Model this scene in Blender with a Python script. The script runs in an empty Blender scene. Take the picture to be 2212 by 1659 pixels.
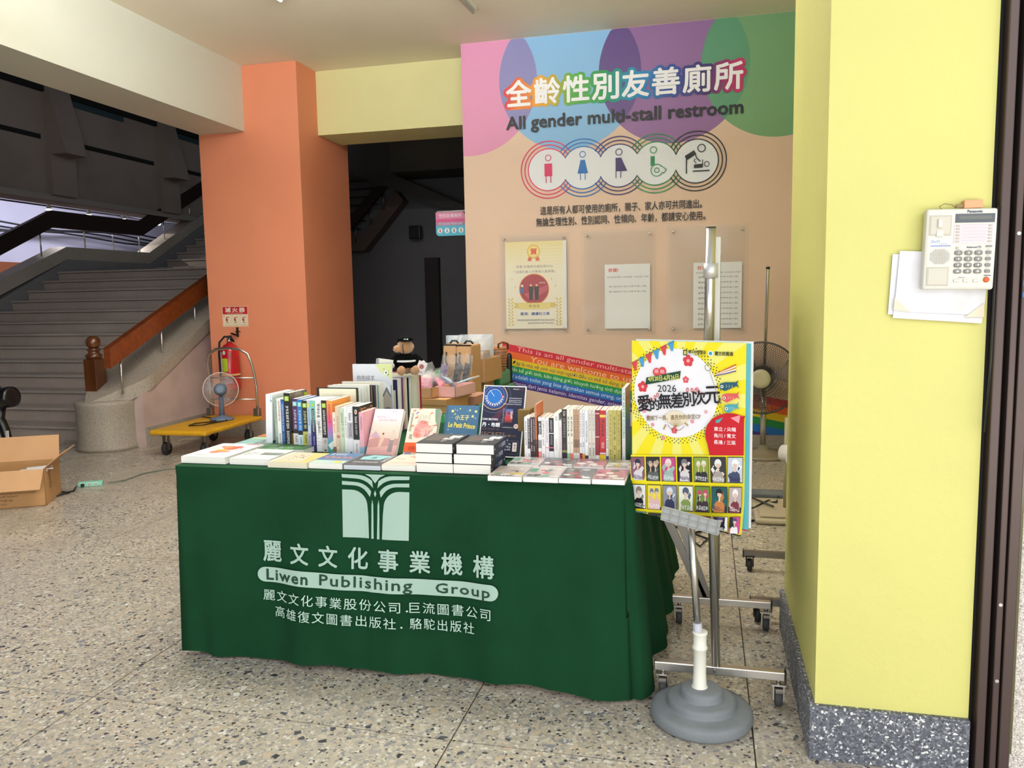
import bpy, bmesh, math, random
from mathutils import Vector, Matrix
random.seed(7)
sc = bpy.context.scene
COL = sc.collection
R = math.radians
pi = math.pi

# ------------------------------------------------------------------ camera, world, light, exposure
cd = bpy.data.cameras.new('camera'); cam = bpy.data.objects.new('camera', cd); COL.objects.link(cam)
yaw, pit, rol = R(-13.8688), R(6.0839), R(1.04065)
fwd = Vector((math.sin(yaw)*math.cos(pit), math.cos(yaw)*math.cos(pit), -math.sin(pit)))
rgt = Vector((math.cos(yaw), -math.sin(yaw), 0)); dwn = fwd.cross(rgt)
r2 = rgt*math.cos(rol)+dwn*math.sin(rol); d2 = dwn*math.cos(rol)-rgt*math.sin(rol)
cam.matrix_world = Matrix(((r2.x, -d2.x, -fwd.x, 0), (r2.y, -d2.y, -fwd.y, 0), (r2.z, -d2.z, -fwd.z, 1.38), (0, 0, 0, 1)))
cd.sensor_width = 36; cd.lens = 1700/2212*36; cd.clip_start = .05; cd.clip_end = 200
sc.camera = cam
sc.view_settings.view_transform = 'Standard'; sc.view_settings.look = 'None'
sc.view_settings.exposure = 0.0; sc.view_settings.gamma = 1; sc.view_settings.use_curve_mapping = False
W = bpy.data.worlds.new('sky'); sc.world = W; W.use_nodes = True
W.node_tree.nodes['Background'].inputs[0].default_value = (.80, .90, 1, 1)
W.node_tree.nodes['Background'].inputs[1].default_value = .75
def area(name, loc, target, sx, sy, power, col=(1, 1, 1)):
    l = bpy.data.lights.new(name, 'AREA'); l.shape = 'RECTANGLE'; l.size = sx; l.size_y = sy; l.energy = power; l.color = col
    o = bpy.data.objects.new(name, l); COL.objects.link(o); o.location = loc
    o.rotation_euler = (Vector(target)-Vector(loc)).to_track_quat('-Z', 'Y').to_euler(); return o
# daylight from the open entrance behind and to the right of the photographer
area('porch_sky_light', (2.9, -3.6, 4.5), (-1.8, 4.2, .8), 9, 4, 295, (1, .98, .95))
# daylight thrown up by the sunlit paving outside the entrance
area('paving_bounce', (0.2, -1.4, .06), (-1.6, 5.5, 3.7), 8, 2.6, 260, (1, .97, .9))
# added fill lights out of view, brightening the hall and its ceiling
for _x in (-2.9, -2.0, -1.1):
    area('fill_down', (_x, 3.7, 3.36), (_x-.2, 4.6, 0), 1.2, .12, 11, (.95, .98, 1))
    area('fill_up', (_x, 3.7, 3.40), (_x, 4.2, 6), 1.2, .12, 100, (.95, .98, 1))
# added light below the gallery soffit, brightening the hall's pale far wall
area('hall_wall_fill', (-11.0, 12.4, 3.38), (-13, 12.6, 2.4), 5, .5, 130, (.80, .82, 1))

# ------------------------------------------------------------------ helpers
def lin(h):
    h = h.lstrip('#'); c = [int(h[i:i+2], 16)/255 for i in (0, 2, 4)]
    return tuple(v/12.92 if v <= .04045 else ((v+.055)/1.055)**2.4 for v in c)+(1,)
MATS = {}
def mat(name, hexc='#888888', rough=.6, metal=0, **k):
    if name in MATS: return MATS[name]
    m = bpy.data.materials.new(name); m.use_nodes = True; n = m.node_tree.nodes; L = m.node_tree.links
    b = n['Principled BSDF']; b.inputs['Base Color'].default_value = lin(hexc)
    b.inputs['Roughness'].default_value = rough; b.inputs['Metallic'].default_value = metal
    if k.get('spec') is not None: b.inputs['Specular IOR Level'].default_value = k['spec']
    if k.get('alpha') is not None: b.inputs['Alpha'].default_value = k['alpha']
    if k.get('trans'): b.inputs['Transmission Weight'].default_value = k['trans']
    if k.get('sheen'): b.inputs['Sheen Weight'].default_value = k['sheen']
    if k.get('coat'): b.inputs['Coat Weight'].default_value = k['coat']; b.inputs['Coat Roughness'].default_value = k.get('coatr', .1)
    if k.get('emit'): b.inputs['Emission Color'].default_value = lin(k.get('ecol', hexc)); b.inputs['Emission Strength'].default_value = k['emit']
    tc = n.new('ShaderNodeTexCoord'); src = tc.outputs['Object']
    if k.get('var'):      # colour mottling (paint wear, stains): second colour, amount, scale
        h2, amt, scl = k['var']; t = n.new('ShaderNodeTexNoise'); t.inputs['Scale'].default_value = scl; t.inputs['Detail'].default_value = 5
        mp = n.new('ShaderNodeMapping'); mp.inputs['Scale'].default_value = k.get('stretch', (1, 1, 1)); L.new(src, mp.inputs[0]); L.new(mp.outputs[0], t.inputs['Vector'])
        r = n.new('ShaderNodeMapRange'); r.inputs[1].default_value = .42; r.inputs[2].default_value = .72; r.inputs[4].default_value = amt
        L.new(t.outputs['Fac'], r.inputs[0]); mx = n.new('ShaderNodeMix'); mx.data_type = 'RGBA'
        mx.inputs[6].default_value = lin(hexc); mx.inputs[7].default_value = lin(h2); L.new(r.outputs[0], mx.inputs[0]); L.new(mx.outputs[2], b.inputs['Base Color'])
    if k.get('bump'):
        st, scl = k['bump']; t = n.new('ShaderNodeTexNoise'); t.inputs['Scale'].default_value = scl; t.inputs['Detail'].default_value = 4; L.new(src, t.inputs['Vector'])
        u = n.new('ShaderNodeBump'); u.inputs['Strength'].default_value = st; u.inputs['Distance'].default_value = k.get('bdist', .01); L.new(t.outputs['Fac'], u.inputs['Height']); L.new(u.outputs[0], b.inputs['Normal'])
    MATS[name] = m; return m
def printmat(name, rough, coat=0):
    m = mat(name, '#ffffff', rough, coat=coat); n = m.node_tree.nodes; a = n.new('ShaderNodeAttribute'); a.attribute_name = 'Col'
    m.node_tree.links.new(a.outputs['Color'], n['Principled BSDF'].inputs['Base Color']); return m
PRM = printmat('print_matt', .55); PRG = printmat('print_gloss', .22)

def stone(name, base, chips, scale, rough=.35, thr=.05, coat=0, small=2.6, bumps=0):
    """terrazzo: coloured stone chips (two sizes) in a cement matrix. chips = [(pos, hex)...] constant ramp"""
    m = bpy.data.materials.new(name); m.use_nodes = True; n = m.node_tree.nodes; L = m.node_tree.links; b = n['Principled BSDF']
    tc = n.new('ShaderNodeTexCoord'); pr = None
    for sc_, off in ((scale*small, 0), (scale, 1)):
        wn = n.new('ShaderNodeTexNoise'); wn.inputs['Scale'].default_value = sc_*1.3; L.new(tc.outputs['Object'], wn.inputs['Vector'])
        wx = n.new('ShaderNodeMix'); wx.data_type = 'VECTOR'; wx.inputs[0].default_value = .35/sc_ if sc_ > 0 else 0
        add = n.new('ShaderNodeVectorMath'); add.operation = 'MULTIPLY_ADD'; L.new(wn.outputs['Color'], add.inputs[0]); add.inputs[1].default_value = (.5/sc_,)*3; L.new(tc.outputs['Object'], add.inputs[2])
        v = n.new('ShaderNodeTexVoronoi'); v.inputs['Scale'].default_value = sc_; L.new(add.outputs[0], v.inputs['Vector'])
        e = n.new('ShaderNodeTexVoronoi'); e.feature = 'DISTANCE_TO_EDGE'; e.inputs['Scale'].default_value = sc_; L.new(add.outputs[0], e.inputs['Vector'])
        sp = n.new('ShaderNodeSeparateColor'); L.new(v.outputs['Color'], sp.inputs[0])
        cr = n.new('ShaderNodeValToRGB'); cr.color_ramp.interpolation = 'CONSTANT'
        ch = chips if off == 0 else chips
        while len(cr.color_ramp.elements) < len(ch): cr.color_ramp.elements.new(.5)
        for i, (p, h) in enumerate(ch): cr.color_ramp.elements[i].position = p; cr.color_ramp.elements[i].color = lin(h)
        L.new(sp.outputs[0], cr.inputs[0])
        gt = n.new('ShaderNodeMath'); gt.operation = 'GREATER_THAN'; L.new(e.outputs['Distance'], gt.inputs[0]); gt.inputs[1].default_value = thr
        f = gt
        if off == 1:   # only some of the large cells are chips
            g2 = n.new('ShaderNodeMath'); g2.operation = 'GREATER_THAN'; L.new(sp.outputs[1], g2.inputs[0]); g2.inputs[1].default_value = .62
            f = n.new('ShaderNodeMath'); f.operation = 'MULTIPLY'; L.new(gt.outputs[0], f.inputs[0]); L.new(g2.outputs[0], f.inputs[1]); gt.inputs[1].default_value = .16
        mx = n.new('ShaderNodeMix'); mx.data_type = 'RGBA'; L.new(f.outputs[0], mx.inputs[0]); L.new(cr.outputs[0], mx.inputs[7])
        if pr: L.new(pr.outputs[2], mx.inputs[6])
        else: mx.inputs[6].default_value = lin(base)
        pr = mx
    # soft large-scale dirt
    t = n.new('ShaderNodeTexNoise'); t.inputs['Scale'].default_value = 1.7; t.inputs['Detail'].default_value = 6; L.new(tc.outputs['Object'], t.inputs['Vector'])
    rr = n.new('ShaderNodeMapRange'); rr.inputs[1].default_value = .35; rr.inputs[2].default_value = .7; rr.inputs[3].default_value = .86; rr.inputs[4].default_value = 1.02; L.new(t.outputs['Fac'], rr.inputs[0])
    mu = n.new('ShaderNodeVectorMath'); mu.operation = 'SCALE'; L.new(pr.outputs[2], mu.inputs[0]); L.new(rr.outputs[0], mu.inputs['Scale']); L.new(mu.outputs[0], b.inputs['Base Color'])
    r3 = n.new('ShaderNodeMapRange'); r3.inputs[3].default_value = rough+.1; r3.inputs[4].default_value = rough-.08; L.new(t.outputs['Fac'], r3.inputs[0]); L.new(r3.outputs[0], b.inputs['Roughness'])
    if coat: b.inputs['Coat Weight'].default_value = coat; b.inputs['Coat Roughness'].default_value = .12
    if bumps:
        u = n.new('ShaderNodeBump'); u.inputs['Strength'].default_value = bumps; u.inputs['Distance'].default_value = .004; L.new(e.outputs['Distance'], u.inputs['Height']); L.new(u.outputs[0], b.inputs['Normal'])
    MATS[name] = m; return m

class MB:
    """collects simple shapes into one mesh"""
    def __init__(s): s.v = []; s.f = []; s.sm = []
    def add(s, vs, fs, smooth=False, M=None):
        o = len(s.v); s.v += [tuple(M @ Vector(p)) if M else tuple(p) for p in vs]; s.f += [tuple(i+o for i in f) for f in fs]; s.sm += [smooth]*len(fs); return s
    def box(s, x0, x1, y0, y1, z0, z1, M=None, b=0):
        if b > 0:
            bm = bmesh.new(); bmesh.ops.create_cube(bm, size=1)
            for v in bm.verts: v.co = Vector(((x0+x1)/2+v.co.x*(x1-x0), (y0+y1)/2+v.co.y*(y1-y0), (z0+z1)/2+v.co.z*(z1-z0)))
            bmesh.ops.bevel(bm, geom=bm.edges[:], offset=b, segments=2, affect='EDGES', profile=.5)
            bm.verts.index_update(); s.add([v.co.copy() for v in bm.verts], [[v.index for v in f.verts] for f in bm.faces], False, M); bm.free(); return s
        vs = [(x, y, z) for z in (z0, z1) for y in (y0, y1) for x in (x0, x1)]
        return s.add(vs, [(0, 2, 3, 1), (4, 5, 7, 6), (0, 1, 5, 4), (2, 6, 7, 3), (0, 4, 6, 2), (1, 3, 7, 5)], False, M)
    def lathe(s, prof, n=24, M=None, c=(0, 0, 0), smooth=True):
        vs = []; fs = []
        for r, z in prof:
            for i in range(n): a = 2*pi*i/n; vs.append((c[0]+r*math.cos(a), c[1]+r*math.sin(a), c[2]+z))
        for j in range(len(prof)-1):
            for i in range(n): k = (i+1) % n; fs.append((j*n+i, j*n+k, (j+1)*n+k, (j+1)*n+i))
        s.add(vs, fs, smooth, M); o = len(s.v)-len(vs)
        s.f.append(tuple(o+i for i in range(n))[::-1]); s.sm.append(False); s.f.append(tuple(o+(len(prof)-1)*n+i for i in range(n))); s.sm.append(False); return s
    def cyl(s, p, q, r, n=12, r2=None, smooth=True): return s.tube([p, q], [r, r if r2 is None else r2], n)
    def tube(s, pts, r, n=10, closed=False):
        pts = [Vector(p) for p in pts]; m = len(pts); rs = r if isinstance(r, (list, tuple)) else [r]*m; vs = []; fs = []; up = None
        for i, p in enumerate(pts):
            a = pts[(i-1) % m] if (closed or i) else p; b = pts[(i+1) % m] if (closed or i < m-1) else p
            t = (b-a).normalized()
            if up is None: up = Vector((0, 0, 1)) if abs(t.z) < .9 else Vector((1, 0, 0))
            x = t.cross(up).normalized(); y = x.cross(t).normalized(); up = y
            for k in range(n): an = 2*pi*k/n; vs.append(p+(x*math.cos(an)+y*math.sin(an))*rs[i])
        rng = m if closed else m-1
        for i in range(rng):
            for k in range(n): k2 = (k+1) % n; j = (i+1) % m; fs.append((i*n+k, i*n+k2, j*n+k2, j*n+k))
        s.add(vs, fs, True); o = len(s.v)-len(vs)
        if not closed:
            s.f.append(tuple(o+k for k in range(n))[::-1]); s.f.append(tuple(o+(m-1)*n+k for k in range(n))); s.sm += [False, False]
        return s
    def prism(s, poly, lo, hi, ax='z', M=None):
        """extrude 2D polygon; ax = extrusion axis. poly coords are the two other axes in xyz order"""
        n = len(poly)
        def P(p, h): return (p[0], p[1], h) if ax == 'z' else ((p[0], h, p[1]) if ax == 'y' else (h, p[0], p[1]))
        vs = [P(p, lo) for p in poly]+[P(p, hi) for p in poly]
        return s.add(vs, [tuple(range(n))[::-1], tuple(range(n, 2*n))]+[(i, (i+1) % n, (i+1) % n+n, i+n) for i in range(n)], False, M)
    def ball(s, c, r, n=12, M=None):
        sx, sy, sz = r if isinstance(r, (tuple, list)) else (r, r, r)
        vs = []; fs = []; m = n//2
        for j in range(m+1):
            th = pi*j/m
            for i in range(n): a = 2*pi*i/n; vs.append((c[0]+sx*math.sin(th)*math.cos(a), c[1]+sy*math.sin(th)*math.sin(a), c[2]+sz*math.cos(th)))
        for j in range(m):
            for i in range(n): k = (i+1) % n; fs.append((j*n+i, (j+1)*n+i, (j+1)*n+k, j*n+k))
        return s.add(vs, fs, True, M)
    def build(s, name, material, parent=None, M=None):
        me = bpy.data.meshes.new(name); me.from_pydata([tuple(v) for v in s.v], [], s.f); me.polygons.foreach_set('use_smooth', s.sm)
        bm = bmesh.new(); bm.from_mesh(me); bmesh.ops.recalc_face_normals(bm, faces=bm.faces[:]); bm.to_mesh(me); bm.free()
        me.materials.append(material); return put(name, me, parent, M)
def put(name, data, parent=None, M=None):
    o = bpy.data.objects.new(name, data); COL.objects.link(o)
    if parent: o.parent = parent
    if M is not None: o.matrix_local = M
    return o
def thing(name, label, cat, loc=(0, 0, 0), rz=0, group=None, M=None, kind=None):
    o = bpy.data.objects.new(name, None); COL.objects.link(o); o.empty_display_size = .05
    o.matrix_world = M if M is not None else Matrix.Translation(loc) @ Matrix.Rotation(rz, 4, 'Z')
    if label: o['label'] = label; o['category'] = cat
    if group: o['group'] = group
    if kind: o['kind'] = kind
    return o
def tag(o, label, cat, group=None):
    o['label'] = label; o['category'] = cat
    if group: o['group'] = group
    return o
def struct(o): o['kind'] = 'structure'; return o
def T(x, y, z): return Matrix.Translation((x, y, z))
def Rz(a): return Matrix.Rotation(a, 4, 'Z')
def Rx(a): return Matrix.Rotation(a, 4, 'X')
def Ry(a): return Matrix.Rotation(a, 4, 'Y')

_tx = {}
def glyphs(s, bold=0, sp=1.0):
    k = (s, bold, sp)
    if k not in _tx:
        c = bpy.data.curves.new('t', 'FONT'); c.body = s; c.resolution_u = 2; c.offset = bold; c.space_character = sp; c.size = 1
        o = bpy.data.objects.new('t', c); me = o.to_mesh()
        vs = [(v.co.x, v.co.y) for v in me.vertices]; fs = [tuple(p.vertices) for p in me.polygons]; o.to_mesh_clear()
        bpy.data.objects.remove(o); bpy.data.curves.remove(c); _tx[k] = (vs, fs)
    return _tx[k]

class PR:
    """flat print in a plane (u right, v up): coloured polygons, each on its own hair-thin layer"""
    def __init__(s, d=.00006): s.v = []; s.f = []; s.c = []; s.lay = 0; s.d = d
    def raw(s, vs, fs, col):
        s.lay += 1; o = len(s.v); s.v += [(x, y, s.lay*s.d) for x, y in vs]; s.f += [tuple(i+o for i in f) for f in fs]
        if callable(col): s.c += [col(sum(vs[i][0] for i in f)/len(f), sum(vs[i][1] for i in f)/len(f)) for f in fs]
        else: s.c += [lin(col)]*len(fs)
        return s
    def poly(s, pts, col): return s.raw(pts, [tuple(range(len(pts)))], col)
    def rect(s, x0, y0, x1, y1, col): return s.poly([(x0, y0), (x1, y0), (x1, y1), (x0, y1)], col)
    def circ(s, cx, cy, r, col, n=36, ry=None):
        ry = r if ry is None else ry
        return s.poly([(cx+r*math.cos(2*pi*i/n), cy+ry*math.sin(2*pi*i/n)) for i in range(n)], col)
    def ring(s, cx, cy, r, w, col, a0=0, a1=360, n=48, keep=None):
        vs = []; fs = []
        for i in range(n+1):
            a = R(a0+(a1-a0)*i/n); vs += [(cx+(r-w/2)*math.cos(a), cy+(r-w/2)*math.sin(a)), (cx+(r+w/2)*math.cos(a), cy+(r+w/2)*math.sin(a))]
        for i in range(n):
            m = R(a0+(a1-a0)*(i+.5)/n)
            if keep is None or keep(cx+r*math.cos(m), cy+r*math.sin(m)): fs.append((2*i, 2*i+1, 2*i+3, 2*i+2))
        return s.raw(vs, fs, col)
    def line(s, pts, w, col):
        vs = []; fs = []
        for i in range(len(pts)-1):
            (x0, y0), (x1, y1) = pts[i], pts[i+1]; l = math.hypot(x1-x0, y1-y0) or 1; nx, ny = -(y1-y0)/l*w/2, (x1-x0)/l*w/2
            o = len(vs); vs += [(x0-nx, y0-ny), (x1-nx, y1-ny), (x1+nx, y1+ny), (x0+nx, y0+ny)]; fs.append((o, o+1, o+2, o+3))
        return s.raw(vs, fs, col)
    def grad(s, x0, y0, x1, y1, cols, n=16):
        """vertical print gradient, cols top to bottom"""
        vs = []; fs = []
        for i in range(n+1): y = y0+(y1-y0)*i/n; vs += [(x0, y), (x1, y)]
        for i in range(n): fs.append((2*i, 2*i+1, 2*i+3, 2*i+2))
        cc = [lin(c) for c in cols][::-1]
        def f(x, y):
            t = (y-y0)/(y1-y0)*(len(cc)-1); i = min(int(t), len(cc)-2); t -= i
            return tuple(cc[i][k]*(1-t)+cc[i+1][k]*t for k in range(4))
        return s.raw(vs, fs, f)
    def text(s, st, x0, y0, x1, y1, col, bold=0, sp=1.0, rot=0, vert=False, keep=False):
        """text scaled to fill the box (keep = keep proportions, centred); vert = stacked characters"""
        if vert:
            n = len(st); h = (y1-y0)/n
            for i, ch in enumerate(st):
                if ch != ' ': s.text(ch, x0, y1-(i+.94)*h, x1, y1-(i+.06)*h, col, bold, keep=True)
            return s
        vs, fs = glyphs(st, 0, sp)
        if not vs: return s
        ax = min(v[0] for v in vs); bx = max(v[0] for v in vs); ay = min(v[1] for v in vs); by = max(v[1] for v in vs)
        kx = (x1-x0)/max(bx-ax, 1e-6); ky = (y1-y0)/max(by-ay, 1e-6)
        if keep: kx = ky = min(kx, ky)
        cx, cy = (x0+x1)/2, (y0+y1)/2; mx, my = (ax+bx)/2, (ay+by)/2; ca, sa = math.cos(rot), math.sin(rot)
        w = [((x-mx)*kx, (y-my)*ky) for x, y in vs]
        base = [(cx+x*ca-y*sa, cy+x*sa+y*ca) for x, y in w]
        if bold <= .009: return s.raw(base, fs, col)
        n = 5 if bold < .04 else (10 if bold < .06 else 16); r = bold*(ky if keep else (y1-y0)/max(by-ay, .3)); av = []; af = []
        for q in range(n+1):
            dx, dy = (0, 0) if q == n else (r*math.cos(2*pi*q/n), r*math.sin(2*pi*q/n)); o = len(av)
            av += [(x+dx, y+dy) for x, y in base]; af += [tuple(k+o for k in f) for f in fs]
        st_ = max(.000012, s.d*.08); m_ = len(base); s.raw(av, af, col); k0 = len(s.v)-len(av)
        for k in range(len(av)): x, y, z = s.v[k0+k]; s.v[k0+k] = (x, y, z+(k//m_)*st_)
        s.lay += int(math.ceil((n+1)*st_/s.d)); return s
    def marks(s, x0, y0, x1, y1, n, col, vert=True, seed=0):
        """rows of little strokes like lettering too small to read"""
        rn = random.Random(seed*77+n); vs = []; fs = []
        def bar(a, b, c, d):
            o = len(vs); vs.extend([(a, b), (c, b), (c, d), (a, d)]); fs.append((o, o+1, o+2, o+3))
        for i in range(n):
            if vert: a0, a1 = x0, x1; b1 = y1-(y1-y0)*(i+.08)/n; b0 = y1-(y1-y0)*(i+.9)/n
            else: b0, b1 = y0, y1; a0 = x0+(x1-x0)*(i+.08)/n; a1 = x0+(x1-x0)*(i+.9)/n
            w, h = a1-a0, b1-b0; t = .13
            for yy in rn.sample([.02, .3, .56, .84], 3): bar(a0+w*rn.choice([0, 0, .12]), b0+h*yy, a1-w*rn.choice([0, 0, .15]), b0+h*(yy+t))
            for xx in rn.sample([.04, .42, .8], 2): bar(a0+w*xx, b0+h*rn.choice([0, 0, .3]), a0+w*(xx+t), b1-h*rn.choice([0, 0, .25]))
        return s.raw(vs, fs, col)
    def build(s, name, parent, fn, m=None, cut=None, M=None):
        """fn maps (u, v, depth) to a point"""
        me = bpy.data.meshes.new(name); vs = s.v
        bm = bmesh.new(); lay = bm.faces.layers.int.new('k'); bv = [bm.verts.new(v) for v in vs]
        for i, f in enumerate(s.f):
            try: fc = bm.faces.new([bv[k] for k in f]); fc[lay] = i
            except ValueError: pass
        if cut:
            for ax in (0, 1):
                lo = min(v[ax] for v in vs); hi = max(v[ax] for v in vs); x = lo+cut
                while x < hi:
                    co = (x, 0, 0) if ax == 0 else (0, x, 0); no = (1, 0, 0) if ax == 0 else (0, 1, 0)
                    bmesh.ops.bisect_plane(bm, geom=bm.verts[:]+bm.edges[:]+bm.faces[:], plane_co=co, plane_no=no); x += cut
        for v in bm.verts: v.co = Vector(fn(v.co.x, v.co.y, v.co.z))
        bm.faces.ensure_lookup_table(); ids = [f[lay] for f in bm.faces]; bm.to_mesh(me); bm.free()
        at = me.color_attributes.new('Col', 'FLOAT_COLOR', 'CORNER'); buf = []
        for p in me.polygons: buf += list(s.c[ids[p.index]])*p.loop_total
        at.data.foreach_set('color', buf); me.materials.append(m or PRM); return put(name, me, parent, M)

# ------------------------------------------------------------------ materials
FLOORM = stone('terrazzo_floor', '#b4a997', [(0, '#b9ae9d'), (.30, '#cbc1b0'), (.44, '#a89f91'), (.56, '#a39e96'), (.66, '#d6cfc2'), (.74, '#c6b196'), (.82, '#868489'), (.90, '#4a494f'), (.95, '#e4dfd6'), (.975, '#36353a')], 38, .27, .05, coat=.12)
CURBM = stone('terrazzo_curb', '#a0968a', [(0, '#aea395'), (.4, '#a1968a'), (.6, '#baae9f'), (.75, '#91867c'), (.9, '#605952'), (.96, '#b8ae9f')], 110, .6)
STEPM = stone('terrazzo_step', '#a1948b', [(0, '#bfb0a6'), (.4, '#b3a49a'), (.6, '#c3b6ac'), (.8, '#a0948b'), (.95, '#a79d96')], 140, .65)
DARKM = stone('terrazzo_base', '#62656f', [(0, '#5c5f69'), (.35, '#70737d'), (.55, '#4a4c53'), (.72, '#8b8d94'), (.88, '#d8d9da'), (.95, '#ecebe9')], 95, .55, small=1.7)
PEBM = stone('pebble_dash', '#e4dcd4', [(0, '#cfc8c1'), (.3, '#e6e1db'), (.5, '#b9aea6'), (.7, '#c8b4a6'), (.85, '#a39a96'), (.93, '#f2efeb')], 120, .8, bumps=1.0)
YEL = mat('yellow_wall_paint', '#d4cf7a', .62, var=('#c4be6e', .35, 2.2), bump=(.12, 40))
CREAM = mat('cream_beam_paint', '#d2d1c3', .65, var=('#c9c8b9', .4, 1.6), bump=(.08, 30))
CEILM = mat('ceiling_paint', '#ece3cf', .75, var=('#e0d6c0', .5, .9), bump=(.06, 12))
ORG = mat('orange_wall_paint', '#e6906c', .6, var=('#dc8562', .4, 1.5), bump=(.1, 40))
PEACH = mat('peach_wall_vinyl', '#dcbda6', .5, var=('#d2b29b', .4, 1.2))
HALLW = mat('hall_wall_paint', '#6c6a6e', .8, var=('#626065', .5, 1.2))
CONC = mat('dark_concrete', '#8c7e76', .85, var=('#74675f', .6, 1.1), bump=(.2, 20))
BLACKV = mat('painted_dark', '#0b0a0a', .9)  # near-black colour painting in the darkness of gaps, slots and high ceilings
PINKW = mat('stair_flank_paint', '#cbb5ac', .7, var=('#a58f86', .7, 2.5))
LILAC = mat('hall_far_wall_paint', '#c9c6d2', .8, var=('#b9b5c6', .4, 1))
WOODR = mat('varnished_handrail_wood', '#7a3b1a', .35, var=('#4f2410', .7, 3), stretch=(1, 8, 8), coat=.3)
WOODD = mat('dark_handrail_wood', '#24130c', .45)
STEEL = mat('polished_steel', '#d0cbc5', .27, .92)
STEELD = mat('brushed_steel', '#8f8b86', .38, 1)
BLK = mat('black_plastic', '#141416', .4)
BLKR = mat('black_rubber', '#1a1a1c', .75)
GREYP = mat('grey_plastic', '#8d9094', .5)
BROWN = mat('brown_anodised_frame', '#4e403d', .38, .35, var=('#5e4a44', .5, 3), stretch=(1, 1, .1))
BROWND = mat('brown_frame_groove', '#151110', .6)
KRAFT = mat('corrugated_kraft_card', '#b98d5c', .8, var=('#a97d4e', .4, 6), bump=(.1, 60))
KRAFT2 = mat('light_kraft_card', '#c5996f', .8, var=('#b5895f', .3, 5))
GREENC = mat('green_tablecloth_fabric', '#133f25', .95, sheen=0, spec=.15, var=('#0e311b', .5, 3.5), bump=(.25, 260), bdist=.002)
GREENB = mat('bright_green_cloth', '#0f7c4a', .8, sheen=.2, var=('#0c6b40', .5, 4), bump=(.2, 200), bdist=.002)
PAGE = mat('page_block', '#f3eee4', .8, bump=(.3, 400), bdist=.001)
PAGEC = mat('cream_page_block', '#e8dcc0', .8, bump=(.3, 400), bdist=.001)
WHITEP = mat('white_plastic', '#dad6ca', .45)
ACR = mat('clear_acrylic', '#fdf8f0', .06, alpha=.05, spec=.8)
FILM = mat('clear_plastic_film', '#ffffff', .12, alpha=.13, spec=.9)
FILM2 = mat('cloudy_plastic_bag', '#dfe6ee', .25, alpha=.5, spec=.7)

# ------------------------------------------------------------------ floor of terrazzo panels
ZC = 3.775; ZB = 3.13
fl = struct(MB().box(-16, 2.6, -4, 18, -.12, -.006).build('floor', mat('joint_strip', '#4a4238', .6)))
xs = [-16, -12.83, -11.49, -10.15, -8.81, -7.47, -6.13, -4.79, -3.45, -2.11, -.772, .155, 1.1, 2.6]
ys = [-4, -1.79, -.45, .89, 2.235, 3.61, 4.95, 6.3, 7.64, 18]
for i in range(len(xs)-1):
    for j in range(len(ys)-1):
        MB().box(xs[i]+.0025, xs[i+1]-.0025, ys[j]+.0025, ys[j+1]-.0025, -.03, 0).build('terrazzo_panel', FLOORM, fl)

# ------------------------------------------------------------------ shell
struct(MB().box(-4.56, 2.6, 2.2, 7.8, ZC, ZC+.1).build('ceiling', CEILM))
for _x in (-2.9, -2.0, -1.1):
    MB().box(_x-.6, _x+.6, 3.65, 3.75, 3.372, 3.386).cyl((_x-.5, 3.7, 3.386), (_x-.5, 3.7, ZC), .006, 6).cyl((_x+.5, 3.7, 3.386), (_x+.5, 3.7, ZC), .006, 6).build('fill_light_plate', mat('white_enamel', '#e8e8e6', .5), bpy.data.objects['ceiling'])  # added plate and rods, unseen, between the two fill lights
wb = struct(MB().box(-2.25, 1.15, 7.35, 7.6, 0, ZC).build('wall_back', PEACH))
struct(MB().box(-2.25, 1.0, 7.335, 7.352, 0, .13).build('baseboard_back', CURBM))
struct(MB().box(1.0, 1.2, 3.0, 7.4, 0, ZC).build('wall_right', YEL))
struct(MB().box(-5.08, -4.56, 1.0, 7.34, ZB, ZC+.1).build('trim_1', CREAM)).name = 'trim_1'
struct(MB().box(-3.955, -2.2, 7.75, 8.3, ZB, ZC+.1).build('trim_2', mat('yellow_beam_paint', '#dcd69c', .65, var=('#cfc88e', .4, 1.6))))
struct(MB().box(-4.56, -3.9, 7.34, 8.4, ZC-.001, ZC+.1).build('trim_3', CEILM))
pc = struct(MB().box(-5.09, -3.955, 7.34, 8.45, 0, ZC).build('pillar', ORG))
MB().box(-5.10, -3.945, 7.325, 8.46, 0, .17).build('skirting', CURBM, pc)
# yellow pillar at the door
pl = struct(MB().box(.325, .738, 2.38, 3.32, .165, ZC).build('pillar', YEL))
MB().box(.308, .739, 2.362, 3.335, 0, .168, b=.003).build('skirting', DARKM, pl)
# pebble wall outside
struct(MB().box(.843, 4.0, 2.37, 2.55, -.02, 3.6).build('wall_outside', PEBM))
# brown door frame
dr = thing('door_1', None, None, (0, 0, 0)); struct(dr)
MB().box(.739, .842, 2.40, 2.46, 0, 2.9).build('channel_back', BROWND, dr)
MB().box(.752, .775, 2.355, 2.40, 0, 2.9, b=.003).build('post', BROWN, dr)
MB().box(.787, .804, 2.350, 2.40, 0, 2.9, b=.003).build('post', BROWN, dr)
MB().box(.808, .834, 2.345, 2.40, 0, 2.9, b=.003).build('door_leaf', BROWN, dr)
MB().box(.834, .841, 2.35, 2.39, .09, 2.9).build('glass_edge', mat('smoked_glass_edge', '#5f5a3c', .1), dr)
for z in (.30, .52, 1.53): MB().lathe([(.004, -.003), (.005, 0)], 12, T(.796, 2.349, z) @ Rx(pi/2)).build('screw', STEEL, dr)
p = PR()
for z in (1.43, 1.40, 1.37): p.rect(.8085+.001, z-.0065, .8335, z+.0065, '#1477c8')
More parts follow.
